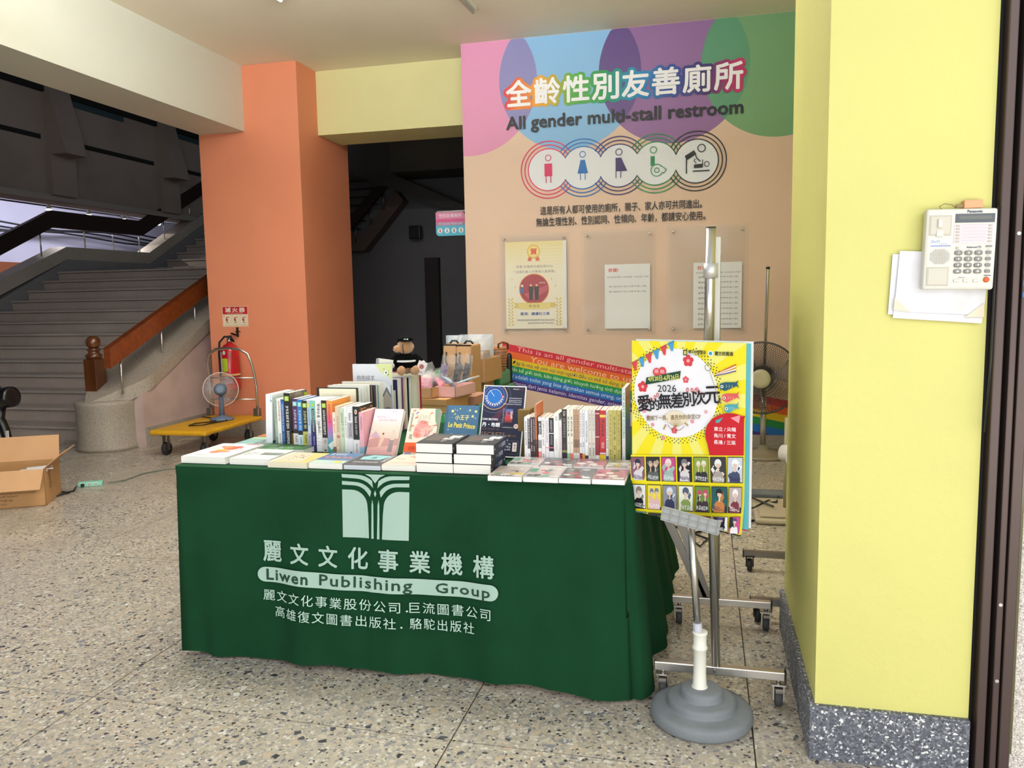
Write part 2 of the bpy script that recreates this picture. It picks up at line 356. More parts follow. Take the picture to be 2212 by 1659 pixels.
p.build('blue_tape', dr, lambda u, v, d: (u, 2.3445-d, v))
# stair hall shell
struct(MB().box(-16, -4.7, .9, 1.1, 0, 6).build('wall_hall_front', HALLW))
struct(MB().box(-13.3, -13.0, 1, 18, 0, 6).build('wall_left', LILAC))
struct(MB().box(-16, 1.5, 17.6, 17.8, 0, 6).build('wall_far', HALLW))
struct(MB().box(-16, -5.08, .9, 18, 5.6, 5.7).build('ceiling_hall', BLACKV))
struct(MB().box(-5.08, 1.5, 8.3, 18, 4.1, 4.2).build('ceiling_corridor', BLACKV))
struct(MB().box(-2.2, -2.0, 7.6, 17.6, 0, 4.1).build('wall_corridor_right', HALLW))
# upper gallery wall over the stairs: panels, painted-dark slots and leaning ribs
gal = struct(MB().box(-10.3, -9.95, 5, 17, 3.06, 4.75).build('gallery_wall', CONC))
MB().box(-10.35, -9.90, 5, 17, 3.055, 3.145).build('gallery_edge', mat('pale_soffit', '#8d8580', .8), gal)
MB().box(-13.0, -10.3, 5, 17, 3.46, 3.52).build('gallery_soffit', mat('white_soffit', '#cfccd0', .8), gal)
MB().box(-10.5, -10.0, 5, 17, 4.85, 5.6).build('gallery_dark', BLACKV, gal)  # black box painting the darkness above the gallery
for i, y in enumerate((7.85, 10.42, 13.0, 15.58)):
    MB().prism([(-9.95, 3.76), (-9.58, 3.76), (-9.86, 4.88), (-9.95, 4.88)], y+.03, y+.46, 'y').box(-9.96, -9.84, y, y+.5, 3.14, 3.77).build('rib', CONC, gal)
    MB().box(-9.96, -9.935, y+.55, y+2.5, 3.975, 4.045).build('slot', BLACKV, gal)  # black strip on the wall face, painting the slot's shade
MB().box(-9.96, -9.9, 5, 17, 4.70, 5.1).build('gallery_dark', BLACKV, gal)  # black strip, more painted darkness over the wall top
for a, b_ in ((10.95, 12.2), (13.6, 15)): MB().box(-9.98, -9.94, a, b_, 4.60, 4.70).build('window_strip', mat('dim_teal_glass', '#31444a', .4), gal)
# dado on far wall
struct(MB().box(-13.0, -12.96, 9, 15, 0, 2.28).build('trim_5', mat('orange_wood_dado', '#8a4a22', .5)))

# ------------------------------------------------------------------ main staircase
st = thing('staircase', None, None, kind='structure')
H, TR, Y0 = .15, .30, 6.8
XR, XL = -5.90, -9.85
for k in range(13):
    y = Y0+k*TR; z = k*H
    m = MB().box(XL, XR, y, y+TR+.02, z, z+H-.035).box(XL, XR, y-.022, y+TR+.02, z+H-.028, z+H)
    m.build('stair_step', STEPM, st)
    MB().box(XL, XR, y+.006, y+.05, z+H-.036, z+H-.027).build('nosing_shade', BLACKV, st)  # black strip painting the shadow line under each nosing
MB().box(XL, XR, Y0+13*TR, 12.9, 1.93, 1.95).build('landing', STEPM, st)
for k in range(8):
    y = 12.7+k*TR; z = 1.95+k*H
    MB().box(XL, XR-.4, y, y+TR+.02, z, z+H-.035).box(XL, XR-.4, y-.022, y+TR+.02, z+H-.028, z+H).build('stair_step', STEPM, st)
# left curb with flat part at the landing
lc = [(7.6, 1.02), (10.62, 2.35), (12.55, 2.36), (16.6, 4.45)]
def strip(pts, dz): return [(y, z) for y, z in pts]+[(y, z-dz) for y, z in pts[::-1]]
MB().prism(strip(lc, .20), XL-.32, XL-.02, 'x').build('curb_cap', CURBM, st)
MB().prism([(7.6, .7), (10.62, 2.15), (12.55, 2.16), (16.6, 4.25), (16.6, 3.9), (12.6, 1.88), (10.7, 1.86), (7.6, .42)], XL-.28, XL+.0, 'x').build('curb_wall', mat('curb_wall_grey', '#7b797a', .8, var=('#6b696b', .5, 2)), st)
MB().prism([(7.6, -.3), (7.6, .45), (10.7, 1.9), (12.6, 1.9), (16.6, 3.9), (16.6, -.3)], XL-.25, XL-.03, 'x').build('curb_skirt', mat('curb_skirt_dark', '#4a4746', .85), st)
# right curb, drum end
slope = .53
def rc(y): return .49+(y-6.25)*slope
MB().prism([(6.55, 0), (6.55, rc(6.55)-.12), (9.8, rc(9.8)-.12), (9.8, 0)], -5.80, -5.335, 'x').build('curb_flank', PINKW, st)
cp = MB(); sec = [(6.25+.45*i/10, -5.74-.22*math.sin(pi/2*i/10), -5.69+.375*math.sin(pi/2*i/10)**1.3) for i in range(11)]+[(9.8, -5.96, -5.315)]; vs = []
for y, xa, xb in sec: z = rc(y)+(.0 if y > 6.4 else -.01); vs += [(xa, y, max(z-.14, .36)), (xb, y, max(z-.14, .36)), (xb, y, z), (xa, y, z)]
fs = [(0, 1, 2, 3), (44, 47, 46, 45)]
for i in range(11):
    for k in range(4): fs.append((i*4+k, i*4+(k+1) % 4, i*4+4+(k+1) % 4, i*4+4+k))
cp.add(vs, fs).build('curb_cap', CURBM, st)
MB().prism([(6.56, 0), (6.56, .20), (9, .22), (9, 0)], -5.36, -5.30, 'x').build('curb_foot', CURBM, st)
MB().lathe([(.298, 0), (.298, .035), (.282, .07), (.280, .40), (.286, .44), (.286, .472), (.27, .485)], 40, T(-5.715, 6.51, 0)).build('curb_drum', CURBM, st)
p = PR(); p.rect(0, 0, .20, .075, '#c9a81c'); p.marks(.004, .062, .196, .072, 12, '#1a1a1a', False, 3)
p.text('小心階梯', .075, .02, .19, .048, '#1a1a1a', .02); p.poly([(.02, .012), (.04, .05), (.05, .052), (.045, .03), (.06, .016), (.05, .01), (.035, .022)], '#1a1a1a'); p.circ(.047, .056, .006, '#1a1a1a', 10)
tag(p.build('step_sign', None, lambda u, v, d: (-8.28+u*1.35, 8.895-d-.002-.022, .935+v*1.4)), 'small yellow watch your step sticker on a stair riser', 'sign')

# handrails
def newel():
    t = thing('newel_post', 'varnished wooden newel post with round ball finial on curved stair end', 'post', (-5.80, 6.48, .484))
    MB().box(-.07, .07, -.07, .07, 0, .40, b=.008).build('shaft', mat('newel_wood', '#5e3316', .3, var=('#3a1d0c', .7, 4), stretch=(4, 4, .6), coat=.4), t)
    MB().lathe([(.066, .40), (.076, .42), (.076, .44), (.05, .455), (.05, .475), (.062, .485), (.062, .497), (.04, .505)], 24).build('collar', MATS['newel_wood'], t)
    MB().ball((0, 0, .56), .067, 24).build('ball_finial', MATS['newel_wood'], t)
newel()
def rail(label, pts, balusters, m, w=.07, h=.175, mb=STEEL):
    t = thing('handrail', label, 'handrail')
    mbd = MB()
    for i in range(len(pts)-1):
        (x0, y0, z0), (x1, y1, z1) = pts[i], pts[i+1]
        e0 = .0; vs = [(x0-w/2, y0, z0-h), (x0+w/2, y0, z0-h), (x0+w/2, y0, z0), (x0-w/2, y0, z0), (x1-w/2, y1, z1-h), (x1+w/2, y1, z1-h), (x1+w/2, y1, z1), (x1-w/2, y1, z1)]
        mbd.add(vs, [(0, 1, 2, 3), (4, 7, 6, 5), (0, 4, 5, 1), (1, 5, 6, 2), (2, 6, 7, 3), (3, 7, 4, 0)])
    mbd.build('rail_board', m, t)
    for x, y, za, zb in balusters: MB().cyl((x, y, za), (x, y, zb), .011, 10).build('baluster', mb, t)
def zr(y): return .955+(y-6.18)*.452
rail('reddish varnished wooden stair handrail rising from the newel post behind the orange pillar', [(-5.45, 6.25, 1.00), (-5.45, 8.0, zr(8.0)), (-5.45, 9.6, zr(9.6))],
     [(-5.45, y, .55+(y-6.42)*.47, zr(y)-.15) for y in (6.42, 7.03, 7.6, 8.2, 8.8)], WOODR, .07, .19)
rail('dark wooden handrail with steel balusters along the left side of the stairs', [(-9.95, 7.6, 1.53), (-9.95, 10.42, 2.90), (-9.95, 12.45, 2.92), (-9.95, 16.4, 4.95)],
     [(-9.95, y, zz, zz+.4) for y, zz in ((9.3, 1.78), (10.2, 2.18), (11.1, 2.36), (11.75, 2.36), (12.4, 2.36), (13.1, 2.65), (13.9, 3.05), (14.7, 3.45))], WOODD, .09, .26)

# hall track lights
tr = thing('light_track', 'thin black lighting track hanging along the gallery soffit', 'lighting track', (0, 0, 0))
MB().tube([(-10.8, 9, 3.10), (-10.8, 15, 3.10)], .012, 8).build('track_bar', BLK, tr)
for y in (10.67, 12.42, 14.2): MB().tube([(-10.8, y-.07, 3.17), (-10.8, y-.05, 3.26), (-10.8, y, 3.31), (-10.8, y+.05, 3.26), (-10.8, y+.07, 3.17)], .008, 6).cyl((-10.8, y, 3.31), (-10.8, y, 3.46), .006).build('hook', BLK, tr)
ords = ['nearest', 'second', 'third', 'farthest']
for i, y in enumerate((11.25, 12.14, 13.0, 14.0)):
    t = thing('spotlight', '%s of the four small lit spotlights on the gallery track' % ords[i], 'spotlight', (-10.75, y, 3.075), group='spotlights on the gallery track')
    MB().lathe([(.02, .06), (.03, .05), (.035, 0), (.045, -.03)], 16).build('lamp_body', WHITEP, t)
    MB().ball((0, 0, -.035), (.042, .042, .03), 14).build('bulb', mat('lit_bulb', '#fff6e6', .3, emit=9), t)
    pl_ = bpy.data.lights.new('spot', 'SPOT'); pl_.energy = 35; pl_.spot_size = 1.6; pl_.color = (1, .93, .85); o = put('spot_beam', pl_, t); o.location = (0, 0, -.09); o.rotation_euler = (0, R(-35), 0)
for k in range(4):
    tag(MB().tube([(-12.6+.02*k, 8+.6*i, 2.98-.05*k-.05*math.sin(i*.9+k)) for i in range(16)], .018, 6).build('cable', BLK), ['thickest dark cable sagging along the pale hall wall', 'second dark cable sagging along the pale hall wall', 'third dark cable sagging along the pale hall wall', 'lowest dark cable sagging along the pale hall wall'][k], 'cable', 'cables on the hall wall')

# back corridor seen through the doorway
bc = struct(MB().box(-7.0, -2.2, 12.0, 12.15, 0, 4.1).build('wall_corridor_back', HALLW))
bc.data.vertices[0].co = bc.data.vertices[0].co
MB().prism([(-6.3, 3.72), (-3.4, 2.62), (-3.4, 2.75), (-4.6, 3.3), (-4.6, 4.1), (-6.3, 4.1)], 11.5, 11.99, 'y').build('sloping_soffit', mat('soffit_grey', '#433f3e', .85), bc)
MB().box(-4.58, -3.4, 11.2, 11.99, 3.3, 4.1).build('beam', mat('olive_beam', '#4a443b', .85), bc)
dd = struct(MB().box(-4.33, -4.10, 11.9, 12.0, 0, 2.07).build('door_2', mat('dark_brown_door', '#1f1512', .6)))
s2 = thing('back_stair', None, None, kind='structure')
MB().prism([(-6.0, 2.20), (-5.27, 2.20), (-4.58, 2.95), (-4.70, 3.10), (-5.28, 2.48), (-6.0, 2.48)], 11.72, 11.95, 'y').build('stringer', mat('back_stair_brown', '#5b4a43', .85), s2)
for k in range(7): MB().box(-6, -5.42+k*.10, 11.8, 11.98, 2.56+k*.125, 2.572+k*.125).build('stair_step', MATS['back_stair_brown'], s2)
t = thing('handrail', 'black handrail of the dim stair seen through the doorway', 'handrail', (0, 0, 0))
MB().prism([(-6, 2.56), (-5.40, 2.56), (-4.84, 3.13), (-5.0, 3.16), (-5.45, 2.74), (-6, 2.76)], 11.62, 11.68, 'y').build('rail_board', WOODD, t)
for x, z in ((-5.37, 2.33), (-5.1, 2.60), (-4.88, 2.82)): MB().cyl((x, 11.65, z), (x, 11.65, z+.3), .012, 8).build('baluster', STEELD, t)
t = thing('loudspeaker', 'small black wall loudspeaker in the dark corridor', 'loudspeaker', (-4.42, 11.85, 2.36))
MB().box(-.09, .09, -.12, .0, 0, .20, b=.01).build('cabinet', BLK, t); MB().box(-.075, .075, -.125, -.118, .02, .18).build('grille', BLKR, t); MB().box(-.02, .02, 0, .14, .08, .12).build('bracket', BLK, t)
# hanging restroom sign
t = thing('hanging_sign', 'pink and blue all gender restroom sign hanging in the doorway', 'sign', (-2.77, 8.0, 2.065))
MB().prism([(.03, 0), (.32, 0), (.32, .21), (.29, .245), (0, .245), (0, .03)], 0, .012, 'y').build('board', WHITEP, t)
MB().box(.015, .575, .003, .009, .245, .26).build('hanger', STEELD, t)
p = PR(); p.poly([(0, .13), (.32, .13), (.32, .21), (.31, .235), (.29, .245), (0, .245)], '#e58fb6'); p.rect(0, .10, .32, .14, '#b08bb0'); p.poly([(.03, 0), (.32, 0), (.32, .105), (0, .105), (0, .03), (.01, .01)], '#58bcd8')
p.text('性別友善廁所', .035, .19, .285, .228, '#fbe6f0', .02); p.rect(0, .145, .32, .172, '#dc5f95'); p.text('All Gender Restroom', .03, .115, .29, .14, '#f3e4ee')
for i, c in enumerate(('#c8243c', '#2a7cc0', '#3a2850', '#1e8050')):
    x = .045+i*.077; p.circ(x, .055, .028, '#f4f6f8'); p.circ(x, .07, .005, c, 10); p.poly([(x-.006, .038), (x+.008, .038), (x+.004, .064), (x-.004, .064)], c)
p.build('sign_face', t, lambda u, v, d: (u, -.0006-d, v))

# ------------------------------------------------------------------ mural and lettering on the back wall
WY = 7.3495
def onwall(u, v, d): return (u, WY-d, v)
def blend(cols): return cols
RC = .655; Cz = 3.40; cxs = (-2.18, -1.23, -.30, .60); cc = ('#d98fb4', '#86b4dc', '#8b6396', '#6f9a6c')
p = PR(.0002)
import itertools
def disc(cx, col, lo=-2.25, hi=1.0):
    pts = []
    for i in range(121):
        a = 2*pi*i/120; x = min(max(cx+RC*math.cos(a), lo), hi); z = min(Cz+RC*math.sin(a), ZC-.002); pts.append((x, z))
    p.poly(pts[:-1], col)
for cx, c in zip(cxs, cc): disc(cx, c)
p.rect(-2.25, 3.70, -1.98, ZC-.002, cc[0])
for (a, b), c in zip(((0, 1), (1, 2), (2, 3)), ('#8783b4', '#5d4480', '#56906e')):   # lens-shaped overlaps
    xa, xb = cxs[a], cxs[b]; d = (xb-xa)/2; h = math.acos(d/RC); pts = []
    for i in range(25): t_ = -h+2*h*i/24; pts.append((xa+RC*math.cos(t_), min(Cz+RC*math.sin(t_), ZC-.002)))
    for i in range(1, 24): t_ = pi-h+2*h*i/24; pts.append((xb+RC*math.cos(t_), min(Cz+RC*math.sin(t_), ZC-.002)))
    p.poly(pts, c)
p.build('mural_circles', wb, onwall)
p = PR(.0002); p.lay = 12
rb = [lin(c) for c in ('#d3303a', '#e8a02c', '#5aa63c', '#0a8f4c', '#0f7fb4', '#2b3f8e', '#3a2360', '#c02660')]
def rbow(x, y):
    t = min(max((x+1.82)/2.12, 0), .9999)*7; i = int(t); t -= i; return tuple(rb[i][k]*(1-t)+rb[i+1][k]*t for k in range(4))
chars = '全齡性別友善廁所'; cw = .268
for bold, col in ((.135, rbow), (.026, '#f3f0f2')):
    for i, ch in enumerate(chars):
        x0 = -1.83+i*cw
        p.text(ch, x0+.014, 3.172, x0+cw-.020, 3.398, col, bold)
p.text('All gender multi-stall restroom', -1.82, 2.925, .30, 3.075, '#17181c', .03)
p.text('這是所有人都可使用的廁所，親子、家人亦可共同進出。', -1.51, 2.165, -.04, 2.245, '#1c1a1c', .012)
p.text('無論生理性別、性別認同、性傾向、年齡，都請安心使用。', -1.55, 2.06, -.01, 2.14, '#1c1a1c', .012)
p.build('mural_lettering', wb, onwall)
p = PR(.0002); p.lay = 12
ic = [(-1.429, 2.577), (-1.107, 2.577), (-.776, 2.577), (-.447, 2.577), (-.092, 2.577)]; icc = ('#cf2f63', '#1f67b0', '#32245c', '#1d7a48', '#121214')
def keepf(k):
    def f(x, y): return all(j == k or math.hypot(x-ic[j][0], y-ic[j][1]) > .187 for j in range(5))
    return f
for k, (x, z) in enumerate(ic): p.circ(x, z, .186, '#e9eaf0', 48)
for k, (x, z) in enumerate(ic):
    for r in (.190, .224, .258): p.ring(x, z, r, .010, icc[k], n=120, keep=keepf(k))
x, z = ic[0]; c = icc[0]; p.ring(x, z+.107, .026, .007, c); p.rect(x-.036, z-.06, x+.036, z+.055, c); p.rect(x-.026, z-.12, x-.018, z-.06, c); p.rect(x+.018, z-.12, x+.026, z-.06, c)
x, z = ic[1]; c = icc[1]; p.ring(x, z+.12, .026, .007, c); p.poly([(x-.048, z-.05), (x+.048, z-.05), (x+.02, z+.07), (x-.02, z+.07)], c); p.rect(x-.025, z-.11, x-.018, z-.05, c); p.rect(x+.018, z-.11, x+.025, z-.05, c)
x, z = ic[2]; c = icc[2]; p.ring(x, z+.12, .028, .007, c); p.poly([(x-.03, z-.05), (x+.075, z-.05), (x+.02, z+.07), (x-.03, z+.07)], c); p.rect(x-.03, z-.11, x-.023, z-.05, c); p.rect(x+.012, z-.11, x+.019, z-.05, c)
x, z = ic[3]; c = icc[3]; p.ring(x-.02, z+.12, .028, .007, c); p.rect(x-.045, z-.02, x-.008, z+.065, c); p.ring(x+.01, z-.06, .052, .007, c, 40, 320); p.ring(x+.01, z-.06, .02, .006, c); p.line([(x+.045, z-.02), (x+.095, z-.06), (x+.07, z-.09), (x+.06, z-.08), (x+.045, z-.10)], .007, c)
x, z = ic[4]; c = icc[4]; p.ring(x+.045, z+.11, .032, .008, c); p.poly([(x-.10, z+.05), (x-.02, z+.095), (x+.0, z+.06), (x-.085, z+.01)], c); p.line([(x-.085, z+.03), (x-.085, z-.105)], .010, c); p.line([(x-.01, z+.075), (x+.0, z+.03), (x+.035, z-.005)], .009, c)
p.poly([(x-.02, z-.06), (x+.055, z-.06), (x+.055, z-.025), (x-.02, z-.03)], c); p.line([(x+.055, z-.05), (x+.055, z+.01)], .007, c); p.line([(x+.0, z-.02), (x-.02, z+.005), (x-.01, z+.02)], .007, c); p.ring(x+.09, z-.03, .021, .006, c); p.rect(x-.03, z-.092, x+.115, z-.082, c)
p.build('restroom_pictograms', wb, onwall)
# rainbow band, slanting down to the right
p = PR(.0002); A = Vector((-1.90, .972)); Bv = Vector((1.0, .385)); dv = (Bv-A).normalized(); nv = Vector((-dv.y, dv.x))
def bp(u, v): q = A+dv*u+nv*v; return (q.x, q.y)
Lb = (Bv-A).length; hb = .066; bcols = ('#c31f35', '#dd6426', '#e3c21e', '#0f8640', '#0f66b6', '#3b2478')
for i, c in enumerate(bcols): p.poly([bp(0, -hb*(i+1)), bp(Lb, -hb*(i+1)), bp(Lb, -hb*i), bp(0, -hb*i)], c)
def btext(s, u0, u1, v0, v1, col, bold=.0):
    vs, fs = glyphs(s, 0); ax = min(v[0] for v in vs); bx = max(v[0] for v in vs); ay = min(v[1] for v in vs); by = max(v[1] for v in vs)
    p.raw([bp(u0+(x-ax)/(bx-ax)*(u1-u0), v0+(y-ay)/(by-ay)*(v1-v0)) for x, y in vs], fs, col)
btext('This is an all gender multi-stall restroom.', .15, 1.72, -.062, -.008, '#f3b9b8', .004)
btext('You are welcome to use the restroom.', .30, 1.95, -.128, -.075, '#f6cda6', .004)
btext('Đây là nhà vệ sinh mà mọi người đều có thể sử dụng, bố mẹ và con', .135, 1.46, -.192, -.137, '#33305c', .008)
btext('Bất kể giới tính, bản dạng giới, khuynh hướng tình dục hay độ tuổi', .125, 1.46, -.258, -.203, '#e4f2e4', .008)
btext('Ini adalah toilet yang bisa digunakan semua orang, orang tua dan', .12, 1.46, -.323, -.273, '#dfeaf6', .008)
btext('Terlepas dari jenis kelamin, identitas gender, orientasi seksual', .115, 1.46, -.389, -.340, '#e6def0', .008)
def bstar(u, v, r, col): p.poly([bp(u+(r if i % 2 == 0 else r*.4)*math.sin(pi*i/5), v+(r if i % 2 == 0 else r*.4)*math.cos(pi*i/5)) for i in range(10)], col)
bstar(.095, -.165, .02, '#1f5ea8'); bstar(.085, -.297, .02, '#e8c92c')
p.build('rainbow_band', wb, onwall)

# acrylic poster holders
def holder(x0, x1, z0, z1, label):
    t = thing('poster_holder', label, 'poster holder', (x0, 7.30, z0), group='clear acrylic poster holders on the mural wall')
    w, h = x1-x0, z1-z0
    MB().box(0, w, .030, .034, 0, h).build('back_pane', ACR, t); MB().box(.03, w-.03, .008, .012, .025, h-.025).build('front_pane', ACR, t)
    for a in (.055, w-.055):
        for b in (.05, h-.05): MB().lathe([(.011, 0), (.011, .045), (.006, .05)], 14, T(a, .048, b) @ Rx(pi/2)).build('standoff_bolt', STEEL, t)
holder(-1.915, -1.235, 1.054, 2.003, 'left clear acrylic poster holder, around the yellow award poster')
holder(-1.127, -.444, 1.044, 2.010, 'middle clear acrylic poster holder, around a small white notice')
holder(-.345, .362, 1.046, 2.017, 'right clear acrylic poster holder, behind the mobile board post')
def sheet(name, x0, x1, z0, z1, label, fn, cat='poster'):
    t = thing(name, label, cat, (x0, 7.324, z0)); MB().box(0, x1-x0, 0, .0015, 0, z1-z0).build('paper', mat('white_paper', '#eeeef0', .7), t)
    p = PR(); fn(p, x1-x0, z1-z0); p.build('printing', t, lambda u, v, d: (u, -.0003-d, v)); return t
def award(p, w, h):
    p.rect(0, 0, w, h, '#f2ead6'); p.grad(0, h*.62, w-.03, h, ['#ead999', '#f0e4bd', '#f4ecd8']); p.rect(w-.028, 0, w, h, '#e9e9ee')
    for i in range(8): p.rect(w*.3, h*(.68+.035*i), w-.03, h*(.684+.035*i), '#f7efd4')
    cx = w*.47; p.poly([(cx-.06, h*.78), (cx-.035, h*.87), (cx, h*.86), (cx-.025, h*.775)], '#d8604a'); p.poly([(cx+.06, h*.78), (cx+.035, h*.87), (cx, h*.86), (cx+.025, h*.775)], '#d8604a')
    p.circ(cx, h*.885, .064, '#ddb64a', 24); p.circ(cx, h*.885, .052, '#f0da86'); p.text('賀', cx-.03, h*.85, cx+.03, h*.92, '#cf2f22', .03)
    p.text('恭喜 社福系社處莊順2026', w*.18, h*.70, w*.78, h*.73, '#8b8a86'); p.text('「全國社會工作專業人員表揚」', w*.15, h*.64, w*.82, h*.672, '#8b8a86')
    p.circ(cx, h*.455, .146, '#e0924a', 40); p.circ(cx, h*.455, .138, '#9e1f36', 40); p.poly([(cx-.1, h*.40), (cx+.13, h*.50), (cx+.13, h*.44), (cx-.03, h*.32)], '#b94c62')
    for dx in (-.03, .025): p.circ(cx+dx, h*.50, .011, '#d9b49a', 12); p.poly([(cx+dx-.018, h*.33), (cx+dx+.018, h*.33), (cx+dx+.022, h*.485), (cx+dx-.022, h*.485)], '#1d1b22')
    p.poly([(cx-.135, h*.41), (cx-.10, h*.41), (cx-.1, h*.48), (cx-.135, h*.46)], '#2c5fa8'); p.circ(cx-.115, h*.495, .012, '#dfe3ea', 12); p.marks(cx+.05, h*.52, cx+.11, h*.535, 5, '#e8dfe0', False, 2)
    p.poly([(w*.12, h*.24), (w*.8, h*.24), (w*.84, h*.27), (w*.8, h*.30), (w*.12, h*.30), (w*.16, h*.27)], '#dcc46a'); p.poly([(w*.22, h*.225), (w*.72, h*.225), (w*.74, h*.295), (w*.20, h*.295)], '#e9d684'); p.marks(w*.38, h*.245, w*.56, h*.275, 3, '#9a8d52', False, 5)
    p.text('獎項：績優社工獎', w*.24, h*.155, w*.72, h*.19, '#2b4a9a', .02); p.marks(w*.18, h*.09, w*.80, h*.108, 18, '#8b8a86', False, 9); p.marks(w*.36, h*.055, w*.78, h*.072, 13, '#8b8a86', False, 4)
    for sx, bx in ((1, .012), (-1, w-.042)):
        for k in range(9):
            z = .02+k*.03
            for q in (0, 1): p.poly([(bx+sx*(.035+.0*k), z), (bx+sx*(.035+(.028 if q else -.028)), z+.022), (bx+sx*(.035+(.016 if q else -.016)), z+.032)], '#d9bd5e')
    for a, b in ((.11, .57), (.16, .48), (.82, .49), (.76, .57)): p.poly([(w*a-.012, h*b), (w*a, h*b+.003), (w*a+.012, h*b), (w*a, h*b-.003)], '#dfc37a'); p.poly([(w*a-.003, h*b), (w*a, h*b+.02), (w*a+.003, h*b), (w*a, h*b-.02)], '#dfc37a')
sheet('award_poster', -1.853, -1.265, 1.107, 1.925, 'cream and gold award poster with round stage photo in left holder', award)
def n1(p, w, h):
    p.text('恭賀!', w*.08, h*.88, w*.30, h*.94, '#d24338', .02); p.text('本系系友考取114年度第一次社會工作師', w*.05, h*.79, w*.97, h*.815, '#5b6078')
    p.text('黃O茹(學士班109學年度入學)', w*.09, h*.64, w*.92, h*.67, '#77777c'); p.text('蔡O韻(學士班109學年度入學)', w*.09, h*.56, w*.92, h*.59, '#77777c')
sheet('paper_notice', -.908, -.495, 1.10, 1.689, 'white congratulation notice with two short lines in the middle holder', n1, 'notice')
def n2(p, w, h):
    p.text('恭賀!', w*.08, h*.89, w*.30, h*.95, '#d24338', .02); p.text('本系系友考取114年度第二次社會工作師', w*.05, h*.835, w*.97, h*.858, '#5b6078')
    for k in range(10): z = h*(.765-.08*k); p.marks(w*.1, z, w*.28, z+h*.027, 3, '#66666c', False, k); p.text('(學士班109學年度入學)', w*.34, z, w*.93, z+h*.027, '#77777c')
sheet('paper_notice', -.111, .309, 1.097, 1.683, 'white notice with a list of ten names in the right holder', n2, 'notice')

# ceiling tubes
for (x, y), lit in (((-1.93, 5.2), 0), ((-3.28, 4.52), 1)):
    t = thing('ceiling_tube_light', ('lit' if lit else 'unlit')+' fluorescent tube light on the ceiling', 'ceiling light', (x, y, 3.74), R(-3))
    MB().box(-.03, .03, 0, 1.27, 0, .034).build('fitting', WHITEP, t); MB().tube([(0, .01, -.018), (0, 1.26, -.018)], .014, 12).build('tube', mat('lit_tube', '#ffffff', .3, emit=6) if lit else WHITEP, t)
area('tube_glow', (-3.3, 5.1, 3.66), (-3.3, 5.1, 0), .1, 1.2, 14, (.9, .95, 1))

# sticker + extinguisher on orange pillar
p = PR(); p.rect(0, 0, .30, .21, '#ead9b8'); p.rect(.004, .128, .296, .206, '#b81726'); p.text('滅火器', .035, .150, .265, .198, '#f0e2d0', .03, 1.35); p.text('FIRE EXTINGUISHER', .06, .134, .24, .144, '#efc8b8')
for i in range(3):
    x = .008+i*.098; p.rect(x, .006, x+.09, .122, '#d9c6a2'); p.rect(x+.002, .008, x+.088, .120, '#ecdcbc'); p.marks(x+.012, .012, x+.08, .02, 6, '#b58f76', False, i)
    p.circ(x+.04, .07, .013, '#a8303a', 14); p.line([(x+.05, .05), (x+.03, .09), (x+.07, .10)], .008, '#b8404a'); p.line([(x+.03, .045), (x+.06, .04)], .006, '#a8303a'); p.text(str(i+1), x+.006, .102, x+.014, .114, '#a8303a')
tag(p.build('extinguisher_sign', None, lambda u, v, d: (-4.932+u, 7.3385-d, 1.157+v)), 'red and cream fire extinguisher sticker on the orange pillar', 'sign')
t = thing('fire_extinguisher', 'red fire extinguisher with yellow inspection tag hung on orange pillar', 'fire extinguisher', (-4.79, 7.22, .50))
RED = mat('red_enamel', '#b5121e', .25, coat=.5)
MB().lathe([(.075, 0), (.09, .008), (.093, .03), (.093, .40), (.085, .44), (.06, .47), (.03, .485), (.028, .50)], 28).build('cylinder', RED, t)
MB().lathe([(.0945, .155), (.0955, .16), (.0955, .17), (.0945, .175)], 28).build('rubber_band', mat('pale_band', '#c9a46c', .6), t)
MB().lathe([(.026, .50), (.026, .53), (.016, .535), (.016, .55)], 16).build('valve', STEEL, t)
MB().box(-.012, .012, -.085, .03, .555, .568, b=.003).box(-.01, .01, -.10, .02, .575, .588, T(0, 0, 0) @ Rx(R(-14))).build('handle', BLK, t)
MB().box(.035, .05, .08, .10, .55, .65).box(.02, .075, .085, .095, .60, .61).build('wall_hook', BLK, t)
MB().tube([(.02, -.01, .53), (.07, -.03, .51), (.06, -.05, .55), (-.02, -.05, .56), (-.09, -.04, .50), (-.115, -.02, .38), (-.112, -.02, .2), (-.105, -.03, .08)], .010, 8).build('hose', BLKR, t)
p = PR()
p.rect(-1.75, .19, -.72, .40, '#e4e2dc'); p.marks(-1.7, .37, -.8, .39, 9, '#8a8a86', False, 1); p.circ(-1.5, .345, .07, '#e2c93a', 16, .013); p.circ(-1.05, .345, .11, '#2364a8', 16, .014)
for k in range(8): p.rect(-1.68, .21+k*.014, -.85-.2*(k % 3), .214+k*.014, '#9a9a98')
p.rect(-.62, .20, .45, .335, '#b4c81c')
for k in range(5): p.line([(-.55, .22+k*.022), (-.2, .225+k*.022), (.3, .217+k*.022)], .003, '#7a8a2a')
p.circ(-.15, .395, .3, '#dfe8e0', 18, .022)
p.build('label_stickers', t, lambda u, v, d: ((.0938+d)*math.sin(u*.62), -(.0938+d)*math.cos(u*.62), v), cut=.12)

